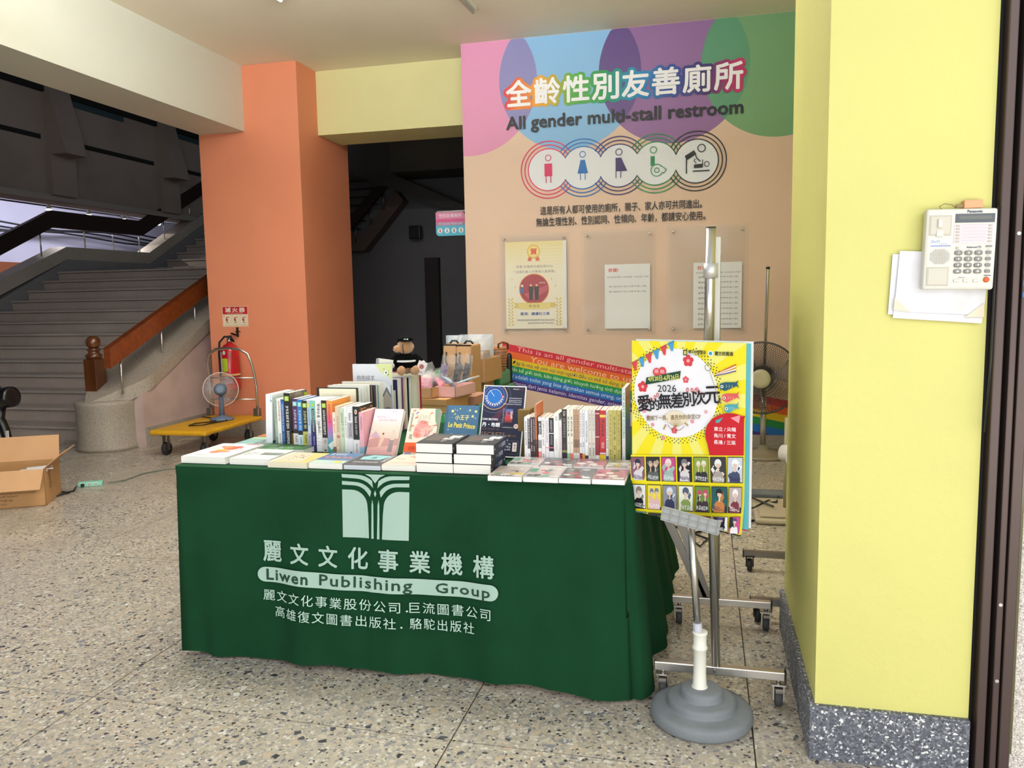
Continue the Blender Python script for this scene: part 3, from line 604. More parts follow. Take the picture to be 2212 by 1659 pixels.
# ------------------------------------------------------------------ platform trolley with desk fan
t = thing('platform_trolley', 'yellow flatbed platform trolley with chrome push handle by orange pillar', 'trolley', (-4.955, 6.13, 0), R(2))
YB = mat('yellow_deck', '#dba51b', .5, var=('#c48f14', .5, 8))
MB().box(0, .58, 0, 1.0, .205, .252, b=.018).build('deck', YB, t)
for x, y in ((.09, .12), (.49, .12), (.09, .88), (.49, .88)):
    w = MB().lathe([(.03, -.018), (.058, -.018), (.062, -.01), (.062, .01), (.058, .018), (.03, .018)], 22, T(x, y, .063) @ Ry(pi/2)).build('wheel', BLKR, t)
    MB().box(x-.024, x-.02, y-.02, y+.02, .05, .19).box(x+.02, x+.024, y-.02, y+.02, .05, .19).box(x-.04, x+.04, y-.04, y+.04, .188, .205).build('fork', STEELD, w)
hp = [(.02, .97, .25), (.02, .97, .55), (.03, .96, .68), (.035, .93, .80), (.07, .92, .89), (.15, .91, .935), (.28, .91, .95), (.42, .91, .935), (.50, .92, .89), (.53, .93, .80), (.54, .96, .68), (.55, .97, .55), (.55, .97, .25)]
MB().tube(hp, .014, 12).build('push_handle', STEEL, t)
for z in (.42, .64): MB().tube([(.02, .97, z), (.55, .97, z)], .009, 8).build('cross_bar', STEEL, t)
for x in (0, .53): MB().box(x-.01, x+.05, .93, .99, .25, .33, b=.006).build('handle_bracket', STEELD, t)
tag(MB().tube([(-4.62, 6.80, .268), (-4.53, 6.72, .262), (-4.57, 6.58, .262), (-4.60, 6.42, .262), (-4.71, 6.38, .262), (-4.74, 6.50, .262), (-4.64, 6.62, .262), (-4.63, 6.75, .262), (-4.8, 6.85, .262), (-4.95, 6.92, .262)], .006, 6).build('power_cable', BLK), 'thin black cable looped on the yellow trolley deck', 'cable')

def fan_head(t, Rr, nw, depth, mats, hub_r, blades=3, ring=5, M=Matrix(), motor=True):
    """front of the fan looks along local -Y"""
    gm, bmt, hm, mm = mats; mb = MB()
    for side in (-1, 1):
        for k in range(nw):
            a = 2*pi*k/nw; tw = .5; pts = []
            for j in range(6):
                s = j/5; r = hub_r*.9+(Rr-hub_r*.9)*s; aa = a+tw*(s)*side; pts.append((r*math.cos(aa), side*depth*(1-s**2.6), r*math.sin(aa)))
            mb.tube([M @ Vector(q) for q in pts], .0011*max(1, Rr/.16), 4)
    for r, y in ((Rr, 0), (Rr*.98, -.008), (Rr*.98, .008)): mb.tube([M @ Vector((r*math.cos(2*pi*i/40), y, r*math.sin(2*pi*i/40))) for i in range(40)], .0025*max(1, Rr/.16), 6, True)
    mb.build('guard', gm, t)
    for b in range(blades):
        vs = []; fs = []; a0 = 2*pi*b/blades
        for i in range(6):
            for j in range(5):
                r = hub_r*.5+(Rr*.86-hub_r*.5)*i/5; a = a0+(.28+.55*i/5)*(j/4-.2); vs.append((r*math.cos(a), (j/4-.5)*depth*.6*(1-.3*i/5), r*math.sin(a)))
        for i in range(5):
            for j in range(4): q = i*5+j; fs.append((q, q+1, q+6, q+5))
        o = MB().add(vs, fs, True, M).build('blade', bmt, t); md = o.modifiers.new('s', 'SOLIDIFY'); md.thickness = .003
    MB().lathe([(hub_r, 0), (hub_r*.95, .012), (hub_r*.6, .016)], 24, M @ T(0, -depth, 0) @ Rx(pi/2)).build('badge_disc', hm, t)
    if motor: MB().lathe([(.05, 0), (.062, .01), (.062, .05), (.05, .10), (.03, .11)], 22, M @ T(0, depth*.4, 0) @ Rx(-pi/2) @ Matrix.Scale(max(1, Rr/.19), 4)).build('motor_housing', mm, t)
BLUEG = mat('blue_grey_plastic', '#62728a', .45)
CLG = mat('thin_clear_guard_wire', '#e2d6cf', .35)
t = thing('desk_fan', 'small blue-grey desk fan standing on the yellow trolley', 'fan', (-4.64, 6.80, .252), R(211))
MB().lathe([(.10, 0), (.105, .01), (.10, .022), (.05, .034), (.03, .05)], 28, Matrix.Scale(1.1, 4, (1, 0, 0))).build('base', BLUEG, t)
MB().tube([(0, 0, .03), (0, 0, .20), (0, .01, .24)], [.028, .02, .018], 14).build('neck', BLUEG, t)
fan_head(t, .168, 56, .055, (CLG, mat('clear_blade', '#b9c4d2', .2, alpha=.25), BLUEG, BLUEG), .03, M=T(0, -.05, .30) @ Rx(R(6)))

# ------------------------------------------------------------------ open carton, blower, power strip
bx = thing('carton', 'large open kraft carton with raised flaps on floor at left', 'box', (-4.50, 4.482, 0), R(30))
w_, d_, h_ = .62, .40, .262; th = .005
MB().box(-w_, 0, 0, th, 0, h_).box(-w_, 0, d_-th, d_, 0, h_).box(-w_, -w_+th, 0, d_, 0, h_).box(-th, 0, 0, d_, 0, h_).box(-w_, 0, 0, d_, 0, th).build('carton_body', KRAFT, bx)
def flap(w, l, M, nm='flap'):
    MB().prism([(0, 0), (w, 0), (w-.012, l), (.012, l)], 0, th, 'y', M).build(nm, KRAFT2, bx)
flap(w_, .15, T(-w_, -.003, h_) @ Rx(R(150)))
flap(w_, .19, T(-w_, d_, h_) @ Rx(R(-28)))
flap(d_, .15, T(0, 0, h_) @ Rz(R(90)) @ Rx(R(50)))
flap(d_, .19, T(-w_, d_, h_) @ Rz(R(-90)) @ Rx(R(50)))
p = PR(); p.marks(-.58, .098, -.06, .109, 34, '#5d4526', False, 1); p.marks(-.55, .078, -.17, .089, 20, '#5d4526', False, 2); p.marks(-.58, .05, -.20, .064, 12, '#5d4526', False, 3); p.marks(-.58, .026, -.24, .037, 9, '#5d4526', False, 4)
p.build('carton_print', bx, lambda u, v, d: (u, -.0004-d, v)); p = PR(); p.marks(.10, .10, .16, .24, 8, '#6b5028', True, 6); p.build('carton_print', bx, lambda u, v, d: (.0004+d, u, v))
m = MB()
for i in range(5): m.box(-.30+.05*i, -.10+.04*i, .05, .18, .20+.012*i, .206+.012*i, Rz(R(4*i)))
tag(m.build('crumpled_paper', mat('white_paper', '#eeeef0', .7), None, bx.matrix_world.copy()), 'white crumpled packing paper sticking out of the open carton', 'paper')
t = thing('floor_blower', 'black cylindrical blower head on bent black leg behind open carton', 'blower', (-5.835, 5.45, 0))
MB().lathe([(.05, -.16), (.085, -.15), (.09, -.13), (.09, .08), (.086, .105), (.06, .11)], 26, T(0, 0, .625) @ Ry(R(82))).build('head', mat('gloss_black', '#0d1013', .25), t)
MB().tube([(-.02, 0, .55), (-.05, 0, .45), (-.01, 0, .36), (.03, 0, .20), (.04, 0, .05)], [.035, .04, .04, .034, .03], 14).build('leg', mat('gloss_black', '#0d1013', .25), t)
MB().lathe([(.16, 0), (.16, .03), (.05, .06)], 26, T(.0, 0, 0)).build('base', BLK, t); MB().cyl((-.02, 0, .70), (-.02, 0, .73), .008).build('knob', BLK, t)
MB().box(.045, .07, -.045, -.035, .29, .35).build('sticker', WHITEP, t)
ps = thing('power_strip', 'mint green power strip lying on the terrazzo floor', 'power strip', (-4.645, 5.06, 0), R(30))
MB().box(-.085, .085, -.028, .028, 0, .034, b=.005).build('housing', mat('mint_plastic', '#8fd3bd', .45), ps)
SK = mat('socket_face', '#dfe6d8', .5)
for i in range(3):
    x = -.05+.045*i; q = MB().box(x-.013, x+.013, -.0305, -.0275, .008, .028).build('socket', SK, ps)
    if i: MB().box(x-.007, x-.003, -.0318, -.030, .012, .024).box(x+.003, x+.007, -.0318, -.030, .012, .024).build('slots', BLK, q)
MB().box(-.062, -.038, -.055, -.030, .006, .028, b=.004).build('plug', BLK, ps)
tag(MB().tube([(-4.68, 4.95, .02), (-4.62, 4.86, .008), (-4.66, 4.76, .006), (-4.70, 4.68, .006), (-4.64, 4.66, .006), (-4.60, 4.80, .012), (-4.72, 4.83, .006), (-4.86, 4.70, .006), (-4.82, 4.62, .006), (-4.70, 4.66, .006)], .006, 6).build('power_cable', BLK), 'black cable looped on floor between carton and power strip', 'cable')
tag(MB().tube([(-4.52, 5.10, .02), (-4.50, 5.25, .005), (-4.52, 5.5, .005), (-4.42, 5.68, .005), (-4.2, 5.85, .005), (-3.9, 5.95, .005), (-3.5, 6.0, .005)], .005, 6).build('power_cable', mat('grey_cable', '#5c6256', .6)), 'thin grey cable running from the power strip behind the green table', 'cable')

# ------------------------------------------------------------------ main table with green cloth
TX0, TX1, TY0, TY1, TZ = -2.048, -.247, 2.66, 3.87, .75
tb = thing('folding_table', 'long folding table hidden under the dark green printed cloth', 'table', (-1.15, 3.265, 0))
MB().box(-.88, .88, -.59, .59, .70, .742, b=.004).build('tabletop', GREYP, tb)
for x in (-.75, .75):
    for y in (-.5, .5): MB().cyl((x, y, 0), (x, y, .70), .014, 10).build('leg', STEELD, tb)
def outF(x, t):   # how far the front drape stands off, t = 0 top, 1 hem
    f = .013*math.sin(9*x+1)+.010*math.sin(17*x+.6+t)+.006*math.sin(33*x+2-2*t)+.006*math.exp(-((x+1.19)/.02)**2)
    return .006+.055*t+t*f+t*t*.035*math.exp(-((x+.36)/.16)**2)+.01*t*math.sin(4*t+6*x)
def drapeF(x, z, d=0): t = min(max((TZ-z)/.73, 0), 1); return (x, TY0-outF(x, t)-d, z)
def cloth():
    vs = []; fs = []; path = []
    n = 44
    for i in range(n+1): path.append((TX0, TY1-(TY1-TY0-.02)*i/n, -1, 0))
    for i in range(1, 6): a = pi/2*i/6; path.append((TX0+.02-.02*math.cos(a), TY0+.02-.02*math.sin(a), -math.cos(a), -math.sin(a)))
    nf = 150
    for i in range(nf+1): path.append((TX0+.02+(TX1-TX0-.04)*i/nf, TY0, 0, -1))
    for i in range(1, 10): a = pi/2*i/10; path.append((TX1-.02+.02*math.sin(a), TY0+.02-.02*math.cos(a), math.sin(a), -math.cos(a)))
    for i in range(n+1): path.append((TX1, TY0+.02+(TY1-TY0-.02)*i/n, 1, 0))
    m = 34
    for j in range(m+1):
        t = j/m
        for k, (x, y, nx, ny) in enumerate(path):
            z0 = .016+.008*math.sin(x*8)
            if nx > .5: z0 = .016+.10*max(0, (y-TY0)/(TY1-TY0))
            z = TZ-(TZ-z0)*t
            if nx <= -.5: o = -.085*t+.012*t*math.sin(y*22); q = (x+nx*o, y+ny*o*.3-(.05*t if y < TY0+.05 else 0), z)
            elif nx >= .5: o = .006+(.055+.05*min(1, (y-TY0)/.5))*t+t*(.020*math.sin(y*19+1)+.01*math.sin(y*41)); q = (x+nx*o, y+ny*(o+.02*t), z)
            elif abs(nx) < .01:
                xx = x; s = (x-TX0)/(TX1-TX0); o = outF(x, t); q = (x+t*.085*max(0, 1-s*9)+t*.045*max(0, (s-.93)/.07)**2, y-o, z)
            else: o = .006+.055*t; q = (x+nx*o*(1 if nx > 0 else -1.5), y+ny*o-.01*t, z)
            if j == 0: q = (x, y, TZ)
            vs.append(q)
    P = len(path)
    for j in range(m):
        for k in range(P-1): fs.append((j*P+k, j*P+k+1, (j+1)*P+k+1, (j+1)*P+k))
    mb = MB().add(vs, fs, True)
    mb.add([(x, y, TZ) for x, y, _, _ in path], [tuple(range(P))])
    return mb
tcl = tag(cloth().build('tablecloth', GREENC), 'dark green tablecloth with pale printed logo and lettering, on front table', 'tablecloth')
for i, md in enumerate(tcl.modifiers): pass
LG = mat('pale_green_ink', '#b9d6c4', .75, var=('#8fb8a2', .5, 14))
p = PR(.0004); K = '#a2bdae'
def arc_band(cx, cz, r0, r1, a0, a1, n=12): return [(cx+r0*math.cos(R(a0+(a1-a0)*i/n)), cz+r0*math.sin(R(a0+(a1-a0)*i/n))) for i in range(n+1)]+[(cx+r1*math.cos(R(a1+(a0-a1)*i/n)), cz+r1*math.sin(R(a1+(a0-a1)*i/n))) for i in range(n+1)]
XC = -1.181; LZ = .510
for s in (-1, 1):
    def mx(pts): return [(XC+s*a, b) for a, b in pts]
    p.poly(mx([(.026+.001, LZ), (.131, LZ), (.134, .688)]+[(.095-.062*math.sin(R(a))*1.0, .628+.06*math.cos(R(a))) for a in range(0, 91, 10)]+[(.030, .60)]), K)
    p.poly(mx([(.007, LZ), (.017, LZ), (.016, .635), (.013, .655), (.009, .635)]), K)
    p.poly(mx([(.134, .706), (.134, .720)]+[(.085-.075*math.sin(R(a)), .66+.058*math.cos(R(a))) for a in range(0, 66, 13)]+[(.022, .664)]+[(.088-.062*math.sin(R(a)), .655+.050*math.cos(R(a))) for a in range(58, -1, -14)]), K)
    p.poly(mx([(.134, .733), (.136, .746)]+[(.072-.075*math.sin(R(a)), .69+.055*math.cos(R(a))) for a in range(0, 58, 13)]+[(.009, .698)]+[(.080-.075*math.sin(R(a)), .675+.056*math.cos(R(a))) for a in range(52, -1, -13)]), K)
p.poly([(XC-.04, .749), (XC+.04, .749), (XC+.018, .738), (XC, .716), (XC-.018, .738)], K); p.poly([(XC, .665), (XC+.005, .677), (XC, .69), (XC-.005, .677)], K)
for i, ch in enumerate('麗文文化事業機構'): x = -1.655+i*.1215; p.text(ch, x+.003, .396, x+.080, .475, K, .02)
pts = [(-1.645+.03*math.cos(R(a)), .345+.029*math.sin(R(a))) for a in range(90, 271, 20)]+[(-.737+.03*math.cos(R(a)), .345+.029*math.sin(R(a))) for a in range(-90, 91, 20)]
p.poly(pts, K); DG = '#17402a'
p.text('Liwen', -1.638, .325, -1.452, .366, DG, .03, 1.15); p.text('Publishing', -1.402, .316, -1.035, .368, DG, .02, 1.15); p.text('Group', -.945, .316, -.738, .363, DG, .02, 1.15)
p.text('麗文文化事業股份公司．', -1.652, .246, -1.05, .288, '#b9d3c4', .006, 1.2); p.text('巨流圖書公司', -1.045, .246, -.735, .288, '#b9d3c4', .006, 1.2)
p.text('高雄復文圖書出版社．', -1.600, .186, -1.07, .228, '#b9d3c4', .006, 1.2); p.text('駱駝出版社', -1.045, .186, -.80, .228, '#b9d3c4', .006, 1.2)
p.build('cloth_lettering', tcl, lambda u, v, d: drapeF(u, v, d+.0016), m=printmat('screen_print_ink', .8), cut=.016)

# ------------------------------------------------------------------ books
def book(label, w, t, h, cover, M, side=1, spine=None, page=PAGE, art=None, spart=None, hard=0, name='book', group=None, film=False):
    """local: spine on y=0 facing -Y, thickness along X, height Z. side = which face (+X / -X) carries the art"""
    b = thing(name, label, 'book', M=M, group=group); cm = cover if isinstance(cover, bpy.types.Material) else mat('cover_'+cover, cover, .45)
    e = hard; c = .0012+hard*.4
    o = MB().box(-t/2+c, t/2-c, .0012, w-.0012-e, .0006+e, h-.0006-e).build('page_block', page, b)
    co = MB().box(t/2-c, t/2, 0, w, 0, h).box(-t/2, -t/2+c, 0, w, 0, h).box(-t/2, t/2, -.0004, .0012, 0, h).build('cover', cm, b)
    if spart:
        p = PR(.00003); spart(p, t, h); p.build('spine_print', co, lambda u, v, d: (u-t/2, -.0006-d, v), PRG if film else PRM)
    if art:
        p = PR(.00003); art(p, w, h); p.build('cover_print', co, (lambda u, v, d: (t/2+.0002+d, u, v)) if side > 0 else (lambda u, v, d: (-t/2-.0002-d, w-u, v)), PRG if film else PRM)
    if film > 1: MB().box(-t/2-.0012, t/2+.0012, -.0012, w+.001, -.001, h+.001).build('clear_sleeve', FILM, b)
    return b
def flatM(x, y, z, w, t, side=1, yaw=0):
    """cover up, bottom edge towards -Y, lower left corner at x, y, z"""
    if side > 0: m = Matrix(((0, 1, 0, 0), (0, 0, 1, 0), (1, 0, 0, t/2), (0, 0, 0, 1)))
    else: m = Matrix(((0, -1, 0, w), (0, 0, 1, 0), (-1, 0, 0, t/2), (0, 0, 0, 1)))
    return T(x, y, z) @ Rz(yaw) @ m
def faceM(x, y, z, w, t, side=1, lean=0, yaw=0, roll=0):
    """art face towards -Y"""
    if side > 0: m = Matrix(((0, 1, 0, 0), (-1, 0, 0, t/2), (0, 0, 1, 0), (0, 0, 0, 1)))
    else: m = Matrix(((0, -1, 0, w), (1, 0, 0, t/2), (0, 0, 1, 0), (0, 0, 0, 1)))
    return T(x, y, z) @ Rz(yaw) @ Rx(-lean) @ Ry(roll) @ m

def spine_simple(bands=(), title=None, mk=None, tagc=None, logo=None):
    """bands: (v0, v1, col) fractions from the bottom; title (string, v0, v1, col, bold); mk (n, v0, v1, col)"""
    def f(p, t, h):
        for v0, v1, c in bands: p.rect(0, v0*h, t, v1*h, c)
        if tagc: p.rect(t*.14, h*.86, t*.86, h*.945, tagc); p.marks(t*.3, h*.875, t*.7, h*.93, 2, '#f4fff0', True, 1)
        if title: s_, v0, v1, c, b = title; p.text(s_, t*.2, v0*h, t*.8, v1*h, c, b, vert=True)
        for i, q in enumerate(mk or ()): n, v0, v1, c = q; p.marks(t*.28, v0*h, t*.72, v1*h, n, c, True, i+n)
        if logo: p.circ(t*.5, h*.035, t*.2, logo, 12)
    return f
# --- left front row, spines to the camera
ROW = []
def left(x0, x1, top, col, name_, sp, y=None, w=.148, art=None, bottom=TZ, lean=0, side=1, page=PAGE):
    y = 3.09-(x0+1.89)*.25 if y is None else y; t = x1-x0-.001
    ROW.append(name_)
    book(name_, w, t, top-bottom, col, T((x0+x1)/2, y, bottom+.001) @ Ry(lean), side, art=art, spart=sp, page=page, group='paperbacks standing in the front left row')
def artA(p, w, h): p.rect(0, 0, w, h, '#26201f'); p.poly([(0, h*.3), (w, h*.5), (w, h), (0, h)], '#6d6156'); p.circ(w*.5, h*.85, w*.25, '#8f8272', 20); p.rect(w*.82, h*.86, w, h*.95, '#a8cc1e'); p.rect(0, 0, w*.3, h*.28, '#dba34c')
def artG(p, w, h): p.grad(0, 0, w, h, ['#f0a050', '#f49a4c', '#ec6a5a', '#d4559a', '#8a7ac0', '#4aa8a0'])
def artP(p, w, h): p.rect(0, 0, w, h, '#e6aab6'); p.ring(w*.55, h*.42, w*.17, w*.10, '#7fb6cf', 0, 180); p.rect(w*.33, h*.1, w*.43, h*.42, '#7fb6cf'); p.rect(0, 0, w, h*.2, '#8db9cd'); p.marks(w*.6, h*.5, w*.68, h*.9, 9, '#c28ea0', True, 3)
def artK(p, w, h): p.rect(0, 0, w, h, '#1b191b'); p.marks(w*.1, h*.80, w*.95, h*.95, 4, '#d98a52', False, 8)
def artT(p, w, h): p.rect(0, 0, w, h, '#eef1f2'); p.poly([(0, 0), (w, 0), (w, h), (w*.7, h*.7), (w*.5, h*.3)], '#62ab9d'); p.rect(0, 0, w, h*.12, '#1f6b55')
left(-1.895, -1.862, .985, '#eef0f2', 'tall white picture book with teal cover leaning at left end of front left row', lambda p, t, h: (p.circ(t*.8, h*.88, t*.14, '#8fa9c4', 12), p.rect(t*.74, h*.9, t*.78, h, '#8fa9c4')), art=artT, lean=R(2.5), w=.19)
left(-1.838, -1.823, .966, '#a3b8a7', 'thin grey-green spine, second from left in front left row', spine_simple(mk=[(9, .5, .96, '#7c9484'), (5, .08, .22, '#4a5a50')]))
left(-1.822, -1.801, .967, '#f0ede6', 'white spine with red lettering, third from left in front left row', spine_simple(mk=[(9, .55, .96, '#b8443c'), (4, .1, .3, '#666')] if 0 else [(9, .55, .96, '#b8443c'), (4, .1, .3, '#666666')]))
left(-1.800, -1.783, .966, '#2b5a98', 'deep blue spine, fourth from left in front left row', spine_simple([(.78, .95, '#3a78b8')], mk=[(12, .35, .9, '#cfe0f0'), (4, .14, .3, '#7fa4cc')], logo='#cfe0f0'))
left(-1.781, -1.752, .995, '#151415', 'tall black spine with lime tag and bold white title in front left row', spine_simple(mk=[(8, .36, .78, '#f2f2ee'), (6, .08, .33, '#e8e8e4')], tagc='#a9cf28'), art=artA, w=.155)
TG = '#8fd6cf'; LI = '#a9cf28'
left(-1.736, -1.709, .972, '#4c2956', 'purple spine with mint tag and grey lower band in front left row', spine_simple([(0, .32, '#d7d5d0'), (.32, .39, '#2a2428')], mk=[(5, .52, .80, '#d8c8e0'), (3, .41, .50, '#e8dcec'), (4, .14, .28, '#777777')], tagc=TG, logo='#555555'))
left(-1.708, -1.684, .970, '#2a78c0', 'bright blue spine with mint tag and black band in front left row', spine_simple([(0, .30, '#d3e4ea'), (.30, .38, '#1d1f24')], mk=[(5, .52, .80, '#cfe6f6'), (3, .40, .50, '#dceefa'), (4, .12, .26, '#4a5a68')], tagc=TG, logo='#3a4a58'))
left(-1.682, -1.655, .967, '#26281a', 'black-green spine with lime tag and olive lower band in front left row', spine_simple([(0, .38, '#b7b65a'), (.38, .43, '#1d1d16')], mk=[(5, .55, .80, '#c8cf9a'), (3, .44, .52, '#d8dcb0'), (4, .14, .32, '#4a4a26')], tagc=LI, logo='#3a3a20'))
left(-1.654, -1.638, .968, '#bccae2', 'pale lavender spine with small yellow tag in front left row', spine_simple([(0, .35, '#a9a6cc')], mk=[(9, .5, .84, '#56648c'), (4, .1, .3, '#4a4a78')], tagc='#c8cc4a'))
left(-1.637, -1.611, .969, '#82c8bc', 'teal spine with black title box and navy foot in front left row', lambda p, t, h: (p.rect(0, 0, t, h*.34, '#2b2768'), p.grad(0, h*.34, t, h*.62, ['#6aa0a8', '#3a4a78', '#2b2768'], 6), p.rect(t*.25, h*.36, t*.72, h*.84, '#1d2026'), p.marks(t*.36, h*.38, t*.62, h*.82, 13, '#e6e8ea', True, 5), p.circ(t*.5, h*.92, t*.25, '#b8cc3a', 14), p.marks(t*.35, h*.12, t*.65, h*.3, 5, '#b8b4e0', True, 2)))
left(-1.609, -1.580, .971, '#efece8', 'white spine scribbled with black and pink ink sketches in front left row', lambda p, t, h: ([p.line([(t*random.random(), h*(.1+.85*i/12)), (t*random.random(), h*(.13+.85*i/12)), (t*random.random(), h*(.12+.85*i/12))], .0009, random.choice(['#222222', '#555a66', '#d0607a'])) for i in range(12)], p.marks(t*.3, h*.66, t*.75, h*.95, 4, '#2a2a2c', True, 9), p.marks(t*.3, h*.36, t*.7, h*.6, 8, '#44444a', True, 3)))
left(-1.577, -1.552, .972, '#1c1b1c', 'black spine with lime tag and beige foot near middle of front left row', spine_simple([(0, .28, '#cdc8c0')], mk=[(11, .34, .82, '#e6e4e0'), (3, .17, .25, '#6a6a6a')], tagc=LI, logo='#555555'))
left(-1.549, -1.522, .972, '#f0a050', 'book with orange, pink and teal fading cover in front left row', lambda p, t, h: (p.grad(0, 0, t, h, ['#f3a252', '#ef7d58', '#e05a86', '#a87ab8', '#5aa6b8', '#4fa89a']), p.marks(t*.3, h*.58, t*.62, h*.94, 8, '#a83a2c', True, 4), p.poly([(0, h*.15), (t, h*.24), (t, h*.1), (t*.6, h*.05)], '#e6f0ea')), art=artG, w=.175)
left(-1.520, -1.506, .924, '#efe3cd', 'short cream spine with red title in front left row', spine_simple([(0, .16, '#8a7558')], mk=[(2, .78, .86, '#6a6055'), (4, .5, .72, '#d2452e')]), page=PAGEC)
left(-1.505, -1.483, .951, '#dcc5ab', 'beige dust-jacketed spine with small red seal in front left row', lambda p, t, h: (p.marks(t*.3, h*.45, t*.68, h*.8, 8, '#b49878', True, 6), p.circ(t*.5, h*.36, t*.3, '#b52a2e', 14), p.circ(t*.5, h*.36, t*.12, '#f0e0d0', 10), p.circ(t*.3, h*.12, t*.2, '#f6ead8', 14)), page=PAGEC)
left(-1.482, -1.460, .945, '#c6d6bb', 'pale sage green spine in front left row', spine_simple(mk=[(7, .62, .9, '#7d9a78'), (3, .5, .58, '#8da788'), (2, .36, .44, '#8da788')]))
left(-1.459, -1.446, .953, '#f1efee', 'narrow white spine with red ring mark in front left row', spine_simple(mk=[(4, .6, .78, '#6a6a72'), (6, .35, .58, '#9a9aa4')], logo='#c85a4c'))
left(-1.445, -1.417, .950, '#e8e8ea', 'white spine with grey title block in front left row', spine_simple([(.34, .68, '#b9b6bc')], mk=[(4, .72, .88, '#3a3a40'), (7, .37, .66, '#56565e')], logo='#2f5f9e'))
left(-1.415, -1.386, .954, '#1b191b', 'black spine with orange badge and white foot in front left row', lambda p, t, h: (p.rect(0, 0, t, h*.32, '#e2dfdf'), p.circ(t*.5, h*.89, t*.2, '#f2e6d8', 14, t*.38), p.circ(t*.5, h*.89, t*.12, '#d9762c', 14, t*.28), p.marks(t*.32, h*.66, t*.68, h*.80, 3, '#f4f4f2', True, 2), p.marks(t*.36, h*.42, t*.64, h*.64, 6, '#c8c8c8', True, 4), p.marks(t*.36, h*.06, t*.6, h*.24, 6, '#55555a', True, 1)), art=artK)
left(-1.384, -1.364, .932, '#e6aab6', 'pink book with blue shape on its cover at right end of front left row', lambda p, t, h: (p.rect(0, 0, t, h*.2, '#8db9cd'), p.marks(t*.3, h*.6, t*.7, h*.9, 9, '#8f5468', True, 7)), art=artP)

# --- front-facing picture books receding behind them
def pb(i, x0, x1, y, top, col, label, art=None, t=.012, page=PAGE):
    book(label, x1-x0, t, top-TZ, col, faceM(x0, y, TZ+.001, x1-x0, t, 1), 1, art=art, page=page, hard=.002, group='picture books standing behind the front left row')
def artC(p, w, h): p.rect(0, 0, w, h, '#e4dfc6'); p.marks(w*.55, h*.80, w*.84, h*.83, 6, '#7d8a6a', False, 2); p.rect(w*.48, h*.70, w*.9, h*.78, '#f2ead8'); p.text('小', w*.5, h*.71, w*.6, h*.77, '#c4552f', .03); p.text('的', w*.68, h*.70, w*.78, h*.78, '#b82a2a', .03)
cols = ['#ece6d0', '#17171a', '#e9ece4', '#dfe6da', '#f0eee8', '#e6e4e0', '#cfd8cc', '#f2efe6', '#3a1f22', '#efece4', '#4c4450', '#e9e2d2', '#7fb0bc', '#f0ebdc', '#eee8da']
nmc = ['cream', 'black-edged', 'white', 'pale green', 'white', 'light grey', 'sage-tinted', 'ivory', 'dark maroon', 'off-white', 'dark violet', 'cream', 'teal-blue', 'ivory', 'cream']
on = ['frontmost', 'second', 'third', 'fourth', 'fifth', 'sixth', 'seventh', 'eighth', 'ninth', 'tenth', 'eleventh', 'twelfth', 'thirteenth', 'fourteenth', 'rearmost']
for i in range(15):
    y = 3.18+i*.0185; x1 = -1.498+random.uniform(-.004, .004)+i*.0009; x0 = x1-.178-random.uniform(-.012, .022)-(.02 if i > 9 else 0)
    pb(i, x0, x1, y, 1.0+random.uniform(-.006, .008), cols[i], '%s picture book, %s of those standing face-on behind the front left row' % (nmc[i], on[i]), artC if i == 0 else None, .008+.004*(i % 3))
for k in range(2):
    book(['low pale book with teal print behind the black tall spine', 'low cream book just behind the pale book with teal print'][k], .17, .012, .205, ['#e8e6dc', '#ebe3cf'][k], faceM(-1.775+.012*k, 3.27+.02*k, TZ+.001, .17, .012), 1, hard=.002)
# the face-on white book
def artHug(p, w, h):
    p.rect(0, 0, w, h, '#dfe1e8'); p.poly([(w*.58, h), (w, h), (w, h*.78), (w*.85, h*.84), (w*.7, h*.9)], '#dde3a2'); p.poly([(w*.5, h*.62), (w*.75, h*.76), (w, h*.66), (w, h*.5), (w*.5, h*.5)], '#eceef0')
    p.text('抱抱綿羊', w*.10, h*.76, w*.56, h*.84, '#55555c'); p.text('Hug Sindy', w*.14, h*.70, w*.38, h*.735, '#8088a0')
    p.circ(w*.86, h*.88, w*.05, '#f4f4f2', 16); p.circ(w*.86, h*.88, w*.022, '#2c2c30', 10); p.circ(w*.81, h*.93, w*.012, '#2c2c30', 8); p.circ(w*.91, h*.85, w*.014, '#2c2c30', 8); p.line([(w*.92, h*.92), (w*.92, h*.84)], .001, '#666666')
    p.poly([(w*.78, h*.36), (w*.78, h*.58), (w*.86, h*.66), (w*.96, h*.54), (w*.96, h*.36)], '#b9aca0'); p.poly([(w*.76, h*.56), (w*.86, h*.68), (w*.98, h*.54), (w*.98, h*.50), (w*.86, h*.62), (w*.76, h*.52)], '#77767c'); p.rect(w*.78, h*.1, w, h*.36, '#5f7d6c'); p.circ(w*.88, h*.36, w*.08, '#7d7876', 18, h*.025); p.rect(w*.965, 0, w, h*.7, '#9db4c8')
    p.marks(w*.02, h*.3, w*.5, h*.31, 3, '#cccccc', False, 1)
book('large pale book titled 抱抱綿羊 with grey house drawing, facing out at the back', .200, .012, .335, '#f0f0f0', faceM(-1.652, 3.49, TZ+.002, .200, .012), 1, art=artHug, hard=.002)
